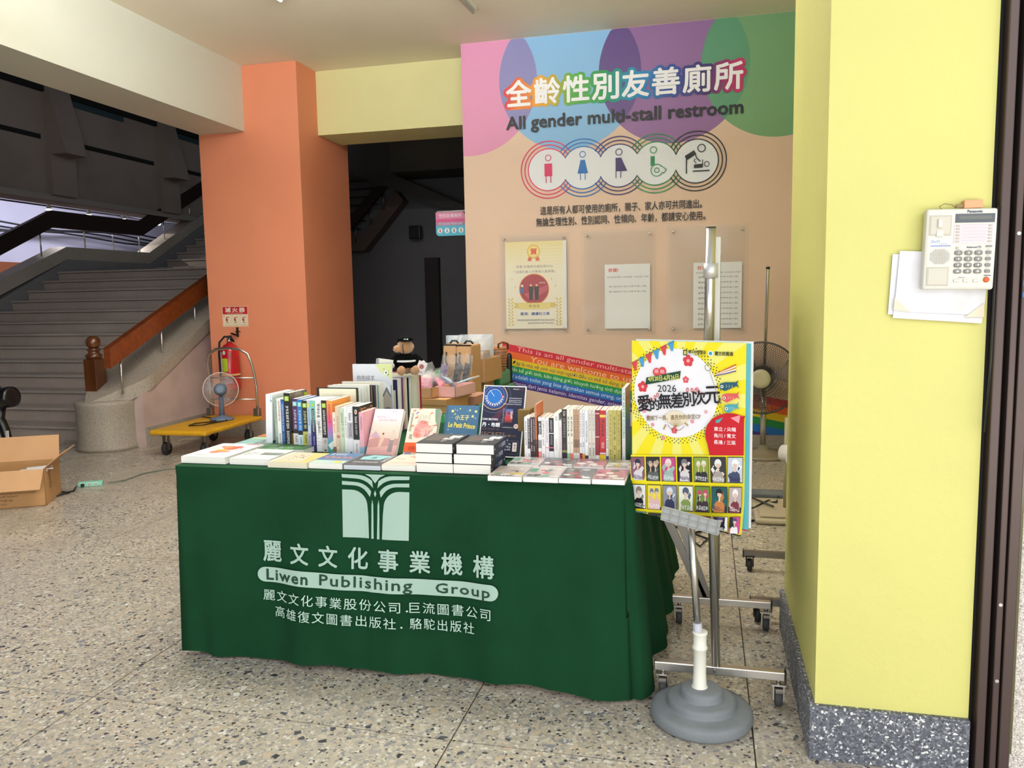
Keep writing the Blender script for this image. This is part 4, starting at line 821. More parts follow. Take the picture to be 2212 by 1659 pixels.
# --- thin spines right of it
sc_ = [('#e7d5cd', .235), ('#1f2350', .285), ('#f1efe9', .288), ('#ece9e4', .289), ('#7a4484', .290), ('#e9c9ae', .286), ('#f0ede6', .287), ('#151417', .284), ('#f1eee8', .286), ('#dde2de', .288), ('#efe6d2', .290), ('#efeadd', .294), ('#e6dfcb', .297), ('#e9c8d0', .299), ('#a0242c', .303)]
sn = ['short blush pink', 'navy blue', 'white', 'off-white', 'purple', 'peach', 'ivory', 'black', 'chalk white', 'pale grey-green', 'cream', 'light cream', 'beige', 'pale rose', 'brick red']
on2 = ['first', 'second', 'third', 'fourth', 'fifth', 'sixth', 'seventh', 'eighth', 'ninth', 'tenth', 'eleventh', 'twelfth', 'thirteenth', 'fourteenth', 'last']
for i, (c, h) in enumerate(sc_):
    w_b = .19+.004*(i % 4); xr = -1.456+.0026*i
    book('%s picture book edge, %s of the face-on row under the bear' % (sn[i], on2[i]), w_b, .0165, h-.03, c, faceM(xr-w_b, 3.525+.0185*i, TZ+.001, w_b, .0165), 1, hard=.0008, group='picture books under the bear', page=mat('edge_'+c, c, .7))
# --- leaning display books on clear stands
def artPink(p, w, h):
    p.grad(0, 0, w, h, ['#ece8f0', '#f1dfe2', '#f4d2c2', '#eebfae', '#d9a6a2', '#c99792']); p.text('真的在我心上', w*.12, h*.80, w*.55, h*.85, '#a98ca0'); p.text('你說的那些 我都記得', w*.2, h*.73, w*.82, h*.78, '#a98ca0'); p.marks(w*.62, h*.93, w*.76, h*.95, 4, '#8a8088', False, 1)
    p.poly([(0, h*.16), (w, h*.22), (w, h*.36), (w*.2, h*.38), (0, h*.32)], '#c08e88'); p.poly([(0, h*.38), (w*.18, h*.52), (w*.3, h*.44), (w*.4, h*.38)], '#c3a2b2')
    p.poly([(w*.36, h*.16), (w*.44, h*.18), (w*.52, h*.34), (w*.46, h*.44), (w*.38, h*.36)], '#dcb8a2'); p.circ(w*.46, h*.46, w*.035, '#3a3036', 12); p.poly([(w*.34, h*.1), (w*.39, h*.17), (w*.43, h*.17), (w*.38, h*.09)], '#cfa08c')
    p.poly([(w*.70, h*.08), (w*.86, h*.08), (w*.86, h*.30), (w*.90, h*.33), (w*.68, h*.33), (w*.72, h*.30)], '#8f7f80'); p.poly([(w*.74, h*.33), (w*.86, h*.33), (w*.88, h*.44), (w*.80, h*.48), (w*.72, h*.43)], '#cfc0b4'); p.circ(w*.80, h*.52, w*.05, '#cfc0b4', 14)
def artFace(p, w, h):
    p.rect(0, 0, w, h, '#e4dcc8'); p.rect(0, 0, w, h*.27, '#e55a24'); p.rect(0, 0, w, h*.06, '#cfc4b6'); p.poly([(w*.02, .0), (w*.3, 0), (w*.24, h*.07), (w*.08, h*.08)], '#8a7fa0')
    p.poly([(w*.84, h), (w, h), (w, h*.6), (w*.9, h*.75), (w*.86, h*.9)], '#7a907c'); p.text('REWE', w*.24, h*.76, w*.74, h*.86, '#bfb6a2'); p.text('T', w*.8, h*.5, w*.9, h*.6, '#bfb6a2')
    for a, b, r, c in ((.5, .55, .27, '#f0a59c'), (.38, .46, .16, '#ec8e86'), (.62, .5, .17, '#f3b2a6'), (.5, .66, .15, '#ef9a90')): p.circ(w*a, h*b, w*r, c, 20, h*r*.6)
    rn = random.Random(3)
    for i in range(22): a, b = w*rn.uniform(.2, .8), h*rn.uniform(.36, .7); p.line([(a, b), (a+w*rn.uniform(-.08, .08), b+h*.03), (a+w*rn.uniform(-.12, .12), b+h*.05)], .0018, rn.choice(['#e0502c', '#d8442c', '#6a5a8a', '#e86a50']))
    for a, b in ((.2, .78), (.88, .62), (.12, .6), (.9, .45), (.7, .88), (.1, .93), (.3, .97)): p.line([(w*a, h*b), (w*a+.006, h*b+.006), (w*a+.012, h*b+.004)], .004, '#e8603c')
    p.line([(w*.2, h*.88), (w*.3, h*.92)], .004, '#7a74c0'); p.marks(w*.06, h*.5, w*.14, h*.9, 12, '#8a8478', True, 5); p.marks(w*.4, h*.215, w*.9, h*.245, 12, '#7a2a10', False, 3); p.marks(w*.15, h*.12, w*.95, h*.19, 8, '#c2441a', False, 3); p.text('花', w*.1, h*.34, w*.22, h*.44, '#3a3630'); p.text('記', w*.74, h*.30, w*.9, h*.38, '#3a3630')
def artBlue(p, w, h):
    p.rect(0, 0, w, h, '#3d6788'); p.rect(0, 0, w*.07, h, '#335a7a')
    rn = random.Random(5)
    for i in range(16): p.circ(w*rn.uniform(.1, .95), h*rn.uniform(.1, .97), .0009+.0018*rn.random(), '#c9d4d0', 8)
    for a, b, r in ((.2, .88, .006), (.42, .93, .003), (.72, .90, .004), (.9, .88, .005), (.82, .78, .005), (.28, .82, .003)): p.circ(w*a, h*b, r, '#ecdf7c', 12)
    p.text('小王子', w*.30, h*.70, w*.72, h*.80, '#e9dc86', .02); p.line([(w*.14, h*.75), (w*.26, h*.75)], .0008, '#9fb0b8'); p.line([(w*.76, h*.75), (w*.9, h*.75)], .0008, '#9fb0b8')
    p.text('Le Petit Prince', w*.12, h*.54, w*.92, h*.64, '#f0dc4a', .02, rot=-.06)
    p.ring(w*.24, h*.36, w*.09, .0012, '#a9bcc0', n=20); p.ring(w*.24, h*.36, w*.05, .001, '#a9bcc0', n=16); p.line([(w*.24, h*.28), (w*.24, h*.16)], .0012, '#a9bcc0')
def artDB(p, w, h):
    p.rect(0, 0, w, h, '#f4f2f2'); b = .004; p.grad(b, b, w-b, h-b, ['#12142a', '#14183a', '#101634', '#0e1230', '#0c1028'])
    p.poly([(w*.36, h*.6), (w*.52, h*.84), (w*.58, h*.8), (w*.55, h*.65), (w*.4, h*.5), (w*.15, h*.5)], '#4a1c38')
    cx, cy, r = w*.27, h*.84, w*.30
    def kp(x, y): return b < x < w-b and y < h-b
    p.raw([(cx, cy)]+[(min(max(cx+r*math.cos(a/20*pi), b), w-b), min(cy+r*math.sin(a/20*pi), h-b)) for a in range(41)], [(0, i, i+1) for i in range(1, 41)], '#1b3f80')
    p.raw([(cx, cy)]+[(min(max(cx+.165*w*math.cos(a/20*pi), b), w-b), min(cy+.165*w*math.sin(a/20*pi), h-b)) for a in range(41)], [(0, i, i+1) for i in range(1, 41)], '#1f70c0')
    for rr, c, ww in ((.17, '#e2e0dc', .0016), (.235, '#8e96b8', .001), (.30, '#c9a86a', .003), (.38, '#7c84a8', .0008)): p.ring(cx, cy, w*rr, ww, c, keep=kp, n=90)
    for k in range(12): a = pi*(1.0+k/11); x, y = cx+w*.2*math.cos(a), cy+w*.2*math.sin(a); p.rect(x-.003, y-.0035, x+.003, y+.0035, '#cfd2e4') if x > b+.003 else None
    for k in range(34): a = pi*(1.02+1.1*k/33); x, y = cx+w*.285*math.cos(a), cy+w*.285*math.sin(a); (p.rect(x-.001, y-.001, x+.001, y+.001, '#1a1a22') if x > b else None)
    p.line([(cx-.02, cy+.025), (cx, cy)], .0018, '#eef0f4'); p.poly([(cx+w*.15, cy), (cx+w*.21, cy+.012), (cx+w*.17, cy-.012)], '#c43a40')
    p.marks(w*.70, h*.945, w*.84, h*.96, 6, '#e6e6ea', False, 1); p.marks(w*.86, h*.945, w*.94, h*.96, 3, '#b03a48', False, 2)
    for i, q in enumerate((.815, .785, .76, .73)): p.marks(w*(.62 if i < 3 else .5), h*q, w*.92, h*(q+.014), 11 if i < 3 else 14, '#dfe0e8', False, i)
    p.grad(w*.56, h*.47, w*.74, h*.67, ['#3a6ab0', '#8a3040', '#c23a34', '#1c1a2c']); p.ring(w*.65, h*.61, w*.06, .001, '#9ab0d8'); p.marks(w*.69, h*.53, w*.74, h*.64, 4, '#f2f2f4', True, 3); p.marks(w*.51, h*.47, w*.54, h*.68, 12, '#9aa0b4', True, 4)
    p.circ(w*.84, h*.43, w*.055, '#e9d2c8', 24); p.text('79', w*.80, h*.415, w*.86, h*.445, '#b8402c', .02); p.circ(w*.66, h*.41, w*.16, '#8f8b88', 20, .002)
    p.text('DAN BROWN', w*.05, h*.50, w*.40, h*.53, '#eceaf0', .02); p.text('丹・布朗', w*.05, h*.41, w*.46, h*.47, '#f6f6f8', .03); p.text('THE SECRET OF', w*.05, h*.365, w*.46, h*.39, '#6e5348', .01)
    p.text('SECRETS', w*.05, h*.275, w*.60, h*.335, '#9a765a', .005); p.ring(w*.46, h*.50, w*.035, .001, '#8a6a5a'); p.line([(w*.49, h*.475), (w*.53, h*.44)], .0015, '#8a6a5a')
    p.circ(w*.70, h*.295, w*.028, '#8a5f4a', 16); p.line([(w*.72, h*.295), (w*.86, h*.295)], .002, '#8a5f4a'); p.line([(w*.83, h*.295), (w*.83, h*.28)], .002, '#8a5f4a')
    p.line([(w*.4, h*.225), (w*.93, h*.225), (w*.94, h*.045), (w*.4, h*.045)], .0012, '#6a6470'); p.rect(w*.80, h*.08, w*.90, h*.205, '#e3d4d0'); p.rect(w*.83, h*.165, w*.88, h*.175, '#3a3438'); p.rect(w*.835, h*.11, w*.87, h*.16, '#c7a9a6')
    for i in range(3): p.marks(w*.60, h*(.17-.04*i), w*.76, h*(.195-.04*i), 4, '#e4e4ea', False, i+4)
def stand(x, y, w, label, lean=R(30)):
    t = thing('book_stand', label, 'book stand', (x, y, TZ+.001))
    MB().box(0, w, -.028, -.024, 0, .022).box(0, w, -.028, .0, .0, .004).build('ledge', ACR, t)
    MB().box(0, w, .024, .028, 0, .13, Rx(-lean)).box(0, w, .10, .104, 0, .09).box(0, w, .0, .104, 0, .003).build('easel', ACR, t)
book('pink and peach cover with strolling figure and stone bust, leaning on stand', .128, .022, .212, '#ead5d4', faceM(-1.352, 2.945, TZ+.008, .128, .022, 1, R(34)), 1, art=artPink)
stand(-1.335, 2.945, .09, 'clear acrylic stand under the pink leaning book')
book('cream cover with red flower-like head and orange band, leaning on stand', .128, .028, .212, '#e4dcc8', faceM(-1.198, 2.965, TZ+.008, .128, .028, 1, R(33)), 1, art=artFace)
stand(-1.18, 2.965, .09, 'clear acrylic stand under the cream leaning book')
book('steel-blue hardback with yellow stars and title, leaning on stand', .142, .016, .212, '#3d6788', faceM(-1.040, 2.985, TZ+.012, .142, .016, 1, R(27)), 1, art=artBlue, hard=.003)
stand(-1.02, 2.985, .09, 'clear acrylic stand under the steel-blue leaning book')
t = thing('display_board', 'dark blue advertising board with clock dial and SECRETS lettering', 'display board', M=T(-.886, 2.985, TZ+.012) @ Rx(R(-20)) @ Ry(R(1.5)))
MB().box(0, .178, 0, .006, 0, .292).build('foam_board', mat('white_foam_board', '#f2f2f2', .6), t); p = PR(); artDB(p, .178, .292); p.build('board_print', t, lambda u, v, d: (u, -.0003-d, v))
MB().box(.06, .12, .006, .05, 0, .008).box(.085, .095, .008, .012, .0, .16, Rx(R(-12))).build('prop', mat('white_foam_board', '#f2f2f2', .6), t)
tag(MB().box(-.725, -.675, 3.02, 3.10, TZ+.001, .945, b=.002).build('small_carton', mat('brown_card', '#7a6234', .8)), 'narrow brown carton between the advertising board and manga row', 'box')

# --- flat books along the front edge
def flat(x0, x1, y0, dep, t, label, art, cover='#f0efec', side=1, z=TZ, yaw=0, page=PAGE, film=False, name='book', group=None, spart=None):
    return book(label, x1-x0, t, dep, cover, flatM(x0, y0, z+.0015, x1-x0, t, side, yaw), side, art=art, page=page, film=film, name=name, group=group, spart=spart)
FG = 'books lying flat along the front edge'
def a1(p, w, h):
    p.rect(0, 0, w, h, '#f4f1ee')
    for a, b, r, c in ((.55, .62, .16, '#e2603f'), (.40, .72, .14, '#ea8d62'), (.62, .72, .12, '#d9533a'), (.45, .48, .12, '#eab04a'), (.62, .40, .10, '#e88a6a'), (.44, .36, .13, '#e57f5a'), (.78, .62, .04, '#e2603f'), (.8, .5, .03, '#ea8d62'), (.2, .6, .09, '#e4dcb8'), (.25, .75, .05, '#e2603f')): p.circ(w*a, h*b, w*r, c, 20)
    p.marks(w*.1, h*.12, w*.5, h*.16, 9, '#c9c6c2', False, 3); p.rect(w*.62, h*.92, w*.95, h*.97, '#a84a4c')
flat(-2.05, -1.850, 2.715, .29, .027, 'thick white book with coral and orange blobs on cover, at table left corner', a1, group=FG)
def a2(p, w, h): p.rect(0, 0, w, h, '#eceae6'); p.rect(w*.45, h*.42, w*.98, h*.66, '#6d766c'); p.poly([(w*.45, h*.42), (w*.98, h*.42), (w*.8, h*.52), (w*.5, h*.5)], '#4c554e'); p.marks(w*.06, h*.5, w*.38, h*.62, 3, '#77777c', False, 3); p.marks(w*.06, h*.36, w*.3, h*.45, 4, '#8a8a8e', False, 6); p.rect(0, h*.84, w, h*.86, '#c8c6c0')
flat(-1.833, -1.657, 2.72, .20, .024, 'white magazine-like book with grey-green photo, second from left on the edge', a2, group=FG)
def a2b(p, w, h):
    p.rect(0, 0, w, h, '#2f5a34'); rn = random.Random(8)
    for i in range(26): p.circ(w*rn.random()*.9+.01, h*rn.random()*.85+.01, rn.uniform(.006, .02), rn.choice(['#4f8a3c', '#23482c', '#7a8a7c', '#9a93a8', '#3f7a34']), 10)
flat(-1.845, -1.625, 2.935, .125, .022, 'book with leafy green cover lying behind the second flat book', a2b, group=FG)
def a3(p, w, h):
    p.rect(0, 0, w, h, '#e3c07a'); p.poly([(0, h*.1), (w*.8, h*.1), (w*.6, h), (0, h)], '#ddc8ae'); rn = random.Random(2)
    for i in range(14): a, b = w*rn.uniform(.25, .6), h*rn.uniform(.25, .75); p.poly([(a, b), (a+.018*rn.random(), b+.006), (a+.012, b-.004-.004*rn.random())], rn.choice(['#2e2a28', '#5c4c44', '#8a7a74']))
    p.rect(0, 0, w*.10, h, '#e6dfcc')
flat(-1.646, -1.480, 2.69, .195, .022, 'yellow and cream covered book with dark ink sketch, third from left on the edge', a3, group=FG, page=PAGEC)
def a4(p, w, h):
    p.rect(0, 0, w, h, '#4a6a94'); p.rect(0, 0, w, h*.28, '#b9cfc4'); p.circ(w*.78, h*.14, w*.13, '#dbc85a', 16)
    for i in range(5): p.circ(w*(.15+.18*i), h*.55+.006*(i % 2), w*.07, '#e0744a', 12); p.rect(w*(.12+.18*i), h*.42, w*(.18+.18*i), h*.5, '#8a4a44')
    p.marks(w*.1, h*.76, w*.6, h*.92, 4, '#e9eef2', False, 7)
flat(-1.476, -1.337, 2.70, .20, .022, 'blue illustrated book with row of orange shapes, fourth from left on the edge', a4, '#f3efe6', group=FG)
def a5(p, w, h): p.rect(0, 0, w, h, '#39393e'); p.poly([(w*.15, h*.5), (w*.7, h*.5), (w*.85, h*.9), (w*.3, h*.95), (w*.1, h*.75)], '#8fc6cc'); p.poly([(w*.38, h*.62), (w*.52, h*.66), (w*.5, h*.8), (w*.42, h*.74)], '#3a5058'); p.marks(w*.1, h*.22, w*.8, h*.33, 9, '#d8d8dc', False, 8); p.marks(w*.82, h*.3, w*.93, h*.95, 6, '#eeeef0', True, 3)
flat(-1.332, -1.182, 2.70, .195, .020, 'charcoal covered book with pale teal shape, fifth from left on the edge', a5, '#3c3c42', group=FG, page=mat('grey_page_block', '#cfd2d8', .8))
def a6(p, w, h): p.rect(0, 0, w, h, '#f0dac8'); p.marks(w*.1, h*.2, w*.9, h*.28, 12, '#c99a86', False, 8); p.circ(w*.7, h*.75, w*.15, '#e58a74', 18); p.circ(w*.5, h*.8, w*.1, '#f0a894', 16); p.marks(w*.1, h*.5, w*.4, h*.62, 4, '#b9a89c', False, 4); p.rect(0, h*.12, w, h*.135, '#a8705c')
flat(-1.180, -1.046, 2.71, .20, .022, 'pale peach covered book beside the left stack of thick books', a6, '#f0dac8', group=FG)
def a7(p, w, h): p.rect(0, 0, w, h, '#7fa8a4'); p.rect(w*.4, 0, w, h, '#5d7474'); [p.circ(w*.45+w*.5*random.random(), h*random.random()*.9+.004, .005, '#c9b98a', 8) for _ in range(10)]; p.rect(0, h*.8, w*.5, h, '#a9bf94')
flat(-2.035, -1.815, 3.025, .20, .016, 'muted teal covered book behind the white coral one', a7, '#7fa8a4', group=FG)
def a8(p, w, h): p.rect(0, 0, w, h, '#b4642e'); p.rect(w*.0, h*.4, w, h, '#8a3c28'); p.circ(w*.4, h*.5, w*.12, '#ecd8cc', 14); p.rect(w*.6, 0, w*.9, h*.2, '#e8c8a0')
flat(-2.035, -1.835, 3.245, .16, .016, 'rust brown covered book at the back left corner of the table', a8, '#e0dcc8', group=FG)
# --- two stacks of three
def artS(p, w, h):
    p.grad(0, 0, w, h, ['#3a4050', '#3c3a40', '#2c2a2e', '#2a2a2e', '#28282c']); p.poly([(w*.05, h*.35), (w*.6, h*.45), (w*.55, h*.8), (w*.1, h*.9)], '#55504e'); p.poly([(w*.2, h*.45), (w*.45, h*.5), (w*.4, h*.6)], '#8a4a40')
    p.text('機密', w*.62, h*.58, w*.93, h*.84, '#f0f0f0', .03); p.text('最終', w*.52, h*.40, w*.80, h*.56, '#f0f0f0', .03); p.marks(w*.12, h*.3, w*.5, h*.35, 10, '#b8b4b2', False, 3); p.marks(w*.55, h*.2, w*.7, h*.34, 4, '#c8c4c2', True, 2)
def spS(p, t, h): p.rect(0, 0, t, h, '#222c4c'); p.rect(0, 0, t, h*.28, '#2b2a2c'); p.circ(t*.5, h*.05, t*.1, '#e8e8ee', 10); p.marks(t*.3, h*.5, t*.75, h*.78, 4, '#e9ebf2', True, 5); p.marks(t*.35, h*.3, t*.6, h*.46, 5, '#9aa0b8', True, 2); p.rect(t*.4, h*.9, t*.55, h*.97, '#c8ccdc')
for s_, (x, nm) in enumerate(((-1.0415, 'left'), (-.8945, 'right'))):
    for k in range(3):
        jx = (0.004, 0.0, .002)[k] if s_ == 0 else (0, .002, .012)[k]
        book('%s thick dark blue-black book of the %s stack of three' % (('bottom', 'middle', 'top')[k], nm), .1435, .036, .208, '#26272c', flatM(x+jx, 2.70+.002*k, TZ+.0015+k*.0366, .1435, .036, -1), -1, art=artS if k == 2 else None, spart=spS, group='thick identical novels in two stacks')
# --- wrapped manga lying flat
mc = [('#c9b7b0', '#8a9a72', '#e3c64a'), ('#d8c6c2', '#c2424a', '#54a78a'), ('#5a5658', '#b8b0b0', '#c2424a'), ('#b9707c', '#e6d6cc', '#c9b06a')]
def artM(k):
    def f(p, w, h):
        c = mc[k % 4]; p.rect(0, 0, w, h, c[0]); rn = random.Random(k+40)
        for i in range(16): a, b = w*rn.uniform(.1, .85), h*rn.uniform(.1, .85); p.circ(a, b, rn.uniform(.005, .018), rn.choice([c[1], c[2], '#e9e4e0', '#4a4448', c[0]]), 10)
        p.marks(w*.05, h*.05, w*.7, h*.14, 6, ['#3a3a3e', '#2fa07a', '#b03440', '#d0c8c0'][k % 4], False, k); p.rect(w*.72, h*.05, w*.95, h*.2, '#ecebe8')
    return f
MG = 'plastic-wrapped comic books lying flat'
fx = [(-.738, -.617), (-.611, -.489), (-.486, -.377), (-.372, -.262)]; wd = ['first', 'second', 'third', 'fourth']
for k, (x0, x1) in enumerate(fx): flat(x0, x1, 2.612-.0+(.003*k), .172, .0165, 'shrink-wrapped comic lying flat on the front edge, %s from left of four' % wd[k], artM(k), '#f1efec', film=2, group=MG)
for k, (x0, x1) in enumerate([(-.712, -.592), (-.588, -.468), (-.464, -.352), (-.348, -.238)]): flat(x0, x1, 2.790, .142, .022, 'shrink-wrapped comic lying just below the spines, %s from left of four' % wd[k], artM(k+1), '#e3dfdc', film=2, group=MG)
# --- right row of manga spines
a_, b_2 = -.7005, .0002349     # spine position along the row, measured units to metres
def U(u): return a_+u*b_2
RR = [
 (85, 139, .905, '#eeeded', 'white spine with black title and number 1, first from left of right-hand row', dict(mk=[(11, .38, .92, '#3a4450')], title=('1', .13, .19, '#111111', 0))),
 (140, 184, .905, '#ececee', 'black and white spine with number 2, second from left of right-hand row', dict(bands=[(.30, .97, '#1e2030')], mk=[(10, .45, .96, '#e8e8e8'), (4, .3, .42, '#b8b8b8')], title=('2', .13, .2, '#111111', 0))),
 (186, 228, .905, '#4a2428', 'dark maroon spine, third from left of right-hand row', dict(mk=[(12, .45, .96, '#f0ece8'), (4, .25, .38, '#e0dcd8')])),
 (230, 268, .905, '#2c2e38', 'slate-black spine, fourth from left of right-hand row', dict(mk=[(10, .5, .96, '#c8ccd0'), (4, .24, .36, '#e0dcd8')])),
 (271, 296, .955, '#d9794e', 'thin tall orange and black magazine spine, fifth in right-hand row', dict(bands=[(.1, .4, '#4a2a1e')], mk=[(9, .42, .97, '#2a1a18')])),
 (320, 374, .905, '#e9e6e4', 'spine with black M block and coral foot in right-hand row', dict(bands=[(.62, .92, '#24262c'), (.32, .5, '#8f8f92'), (0, .24, '#ee6a6e')], mk=[(5, .5, .88, '#e8ecf4'), (4, .04, .22, '#f6e0dc')])),
 (377, 436, .905, '#edecea', 'white spine with scattered dark drawings in right-hand row', dict(mk=[(6, .55, .95, '#6a705c'), (4, .38, .52, '#3c4a90'), (3, .1, .2, '#44484c')])),
 (440, 498, .903, '#ece4e8', 'white spine with small orange emblem in right-hand row', dict(mk=[(10, .45, .94, '#9a7488')], bands=[(.33, .345, '#d9704a')])),
 (501, 578, .903, '#1a191c', 'black spine with pink emblem and white foot in right-hand row', dict(bands=[(0, .26, '#ecebea'), (.65, .67, '#d8d8dc'), (.33, .35, '#e06aa0')], mk=[(7, .7, .96, '#bfc0c8'), (7, .4, .62, '#9a9aa6')])),
 (581, 664, .920, '#eeece8', 'thick plain white spine in the middle of right-hand row', dict(mk=[(2, .86, .95, '#8a8a86'), (6, .25, .5, '#d8c8c0')])),
 (667, 712, .895, '#e6dade', 'pale mauve spine beside the tall black one in right-hand row', dict(mk=[(9, .3, .85, '#c4a8b0')])),
 (717, 797, .938, '#201f1e', 'tall black spine with pale tree emblem in right-hand row', dict(bands=[(0, .24, '#2a2a28'), (.20, .245, '#8a8c54')], mk=[(1, .87, .97, '#d8c8c0'), (8, .48, .84, '#8d8c88'), (4, .25, .36, '#6a6a64')])),
 (800, 848, .938, '#eae4d6', 'cream spine numbered 1 with green foot in right-hand row', dict(bands=[(0, .19, '#82bfa4')], mk=[(5, .5, .88, '#3a2e28')], title=('1', .36, .41, '#8a8478', 0))),
 (851, 903, .938, '#eae4d6', 'cream spine numbered 2 with coral foot in right-hand row', dict(bands=[(0, .19, '#ee7b62')], mk=[(5, .5, .88, '#3a2e28')], title=('2', .36, .41, '#8a8478', 0))),
 (906, 948, .938, '#b9987a', 'first of two tan spines with white foot in right-hand row', dict(bands=[(0, .2, '#e6e2dc'), (.3, .45, '#7d5f48')], mk=[(9, .46, .9, '#7a5a3e'), (4, .06, .16, '#9a948c')])),
 (951, 1004, .938, '#b9987a', 'second of two tan spines with white foot in right-hand row', dict(bands=[(0, .2, '#e6e2dc'), (.3, .45, '#7d5f48')], mk=[(9, .46, .9, '#7a5a3e'), (4, .06, .16, '#9a948c')])),
 (1008, 1048, .936, '#efe9ea', 'white spine with pink lettering and dark red foot in right-hand row', dict(bands=[(0, .2, '#93283a')], mk=[(10, .5, .94, '#c2546a'), (2, .3, .4, '#2a2024')])),
 (1051, 1092, .936, '#dde6ea', 'ice-blue spine with orange foot in right-hand row', dict(bands=[(0, .19, '#d9983a')], mk=[(10, .5, .94, '#5f8298'), (2, .3, .42, '#3a4a58')])),
 (1095, 1146, .936, '#eeeeee', 'white spine with dark title and indigo foot in right-hand row', dict(bands=[(0, .16, '#34344c')], mk=[(9, .4, .8, '#2e3238')])),
 (1150, 1203, .936, '#dcd6cc', 'first of two grey-white spines with round olive mark in right-hand row', dict(mk=[(5, .62, .95, '#b4a89a'), (1, .35, .40, '#8a7a3c'), (5, .15, .31, '#3a3a38')])),
 (1206, 1260, .936, '#dcd6cc', 'second of two grey-white spines with round olive mark in right-hand row', dict(mk=[(5, .62, .95, '#b4a89a'), (1, .35, .40, '#8a7a3c'), (5, .15, .31, '#3a3a38')])),
 (1263, 1330, .936, '#8c2634', 'maroon spine with white foot in right-hand row', dict(bands=[(0, .17, '#e8e4e2'), (.93, .95, '#d8b8b0'), (.50, .52, '#d8b8b0')])),
 (1335, 1434, .936, '#c3222e', 'thick red spine with yellow foot in right-hand row', dict(bands=[(0, .18, '#ecca1c'), (.87, .92, '#e8c428'), (.19, .22, '#e8e4e0')], mk=[(4, .52, .83, '#1c1416'), (3, .30, .42, '#f0d8d0')])),
 (1437, 1475, .936, '#e6e6e4', 'white spine with black marks and blue foot in right-hand row', dict(bands=[(0, .16, '#24559a')], mk=[(12, .3, .96, '#2a2c30')])),
 (1478, 1540, .937, '#cfc468', 'first of three yellow-olive spines near right end of row', dict(mk=[(8, .35, .94, '#a08f3a'), (3, .06, .3, '#8f7f34')])),
 (1543, 1606, .937, '#cfc468', 'yellow-olive spine with dark circles, middle of three near right end', dict(mk=[(5, .45, .9, '#6e6430'), (3, .04, .2, '#4c4a34')], title=('2', .28, .36, '#4a4424', 0))),
 (1609, 1672, .937, '#cfc468', 'last of three yellow-olive spines, against the tall art book', dict(mk=[(8, .35, .94, '#a08f3a'), (3, .06, .3, '#8f7f34')])),
]
for i, (u0, u1, top, col, lab, kw) in enumerate(RR):
    kw = dict(kw); b = kw.pop('bands', ()); mk = kw.pop('mk', None); ti = kw.pop('title', None)
    t = U(u1)-U(u0)
    book(lab, .128, t, top-TZ+.022, col, T((U(u0)+U(u1))/2, 2.942, TZ+.0015), 1, spart=spine_simple(b, ti, mk), page=PAGEC if i in (1, 5, 8) else PAGE, film=True, group='comic spines in the right-hand row')
def artTo(p, w, h): p.grad(0, 0, w, h, ['#c9b49a', '#c07a62', '#6f9a6a', '#4a6aa0', '#34507c', '#2e4468', '#2a3c5c'])
def spTo(p, t, h):
    p.rect(0, 0, t, h, '#e8ebea'); vs, fs = glyphs('THE ART OF TOTORO', .02, 1.0); ax = min(v[0] for v in vs); bx_ = max(v[0] for v in vs); ay = min(v[1] for v in vs); by = max(v[1] for v in vs)
    p.raw([(t*.22+(y-ay)/(by-ay)*t*.6, h*.95-(x-ax)/(bx_-ax)*h*.60) for x, y in vs], fs, '#3fae86')
    p.marks(t*.4, h*.04, t*.6, h*.12, 5, '#888888', True, 2)
book('tall white art book with green lettered spine at right end of the row', .20, .0125, .292, '#e8ebea', T(-.2965, 2.942, TZ+.0015), 1, spart=spTo, art=artTo, film=True)

# ------------------------------------------------------------------ teddy bear
def fur(name, parts, parent, disp=.003, sub=2):
    m = MB()
    for c, r in parts: m.ball(c, r, 20)
    o = m.build(name, mat('bear_fur', '#c08f62', .95, sheen=.6, var=('#a8774c', .6, 60), bump=(.9, 300), bdist=.004), parent)
    r = o.modifiers.new('r', 'REMESH'); r.mode = 'VOXEL'; r.voxel_size = .003; r.use_smooth_shade = True
    tx = bpy.data.textures.new('fur', 'CLOUDS'); tx.noise_scale = .007; d = o.modifiers.new('d', 'DISPLACE'); d.texture = tx; d.strength = disp*2; d.mid_level = .5; return o
t = thing('teddy_bear', 'light brown teddy bear in black top and black cap on the books', 'teddy bear', (-1.447, 3.665, 1.024), R(28))
t.scale = (.9, .9, .9)
fur('head', [((0, 0, .150), (.048, .044, .040)), ((-.046, -.016, .140), (.024, .022, .020)), ((-.022, -.036, .172), (.013, .013, .015)), ((.028, .034, .172), (.013, .013, .015))], t)
fur('leg', [((-.035, -.055, .020), (.021, .050, .021)), ((-.037, -.105, .028), (.022, .014, .026))], t); fur('leg', [((.037, -.055, .020), (.021, .050, .021)), ((.040, -.105, .028), (.022, .014, .026))], t)
fur('body', [((0, 0, .035), (.046, .042, .034))], t)
BF = mat('black_cotton', '#050506', .95, sheen=0, spec=.1, bump=(.3, 200)); m = MB(); m.lathe([(.03, .112), (.048, .10), (.058, .075), (.060, .045), (.056, .038)], 26).build('shirt', BF, t)
for s in (-1, 1):
    MB().tube([(s*.045, 0, .095), (s*.07, -.02, .075), (s*.085, -.04, .055)], [.022, .021, .019], 14).build('sleeve', BF, t)
    MB().tube([(s*.083, -.037, .058), (s*.089, -.044, .051)], [.0205, .0195], 14).build('cuff', mat('white_cotton', '#e9e9ea', .9), t)
    fur('paw', [((s*.096, -.052, .044), (.016, .016, .015))], t)
MB().lathe([(.0595, .068), (.0615, .070), (.0615, .077), (.0590, .079)], 26).build('white_stripe', MATS['white_cotton'], t)
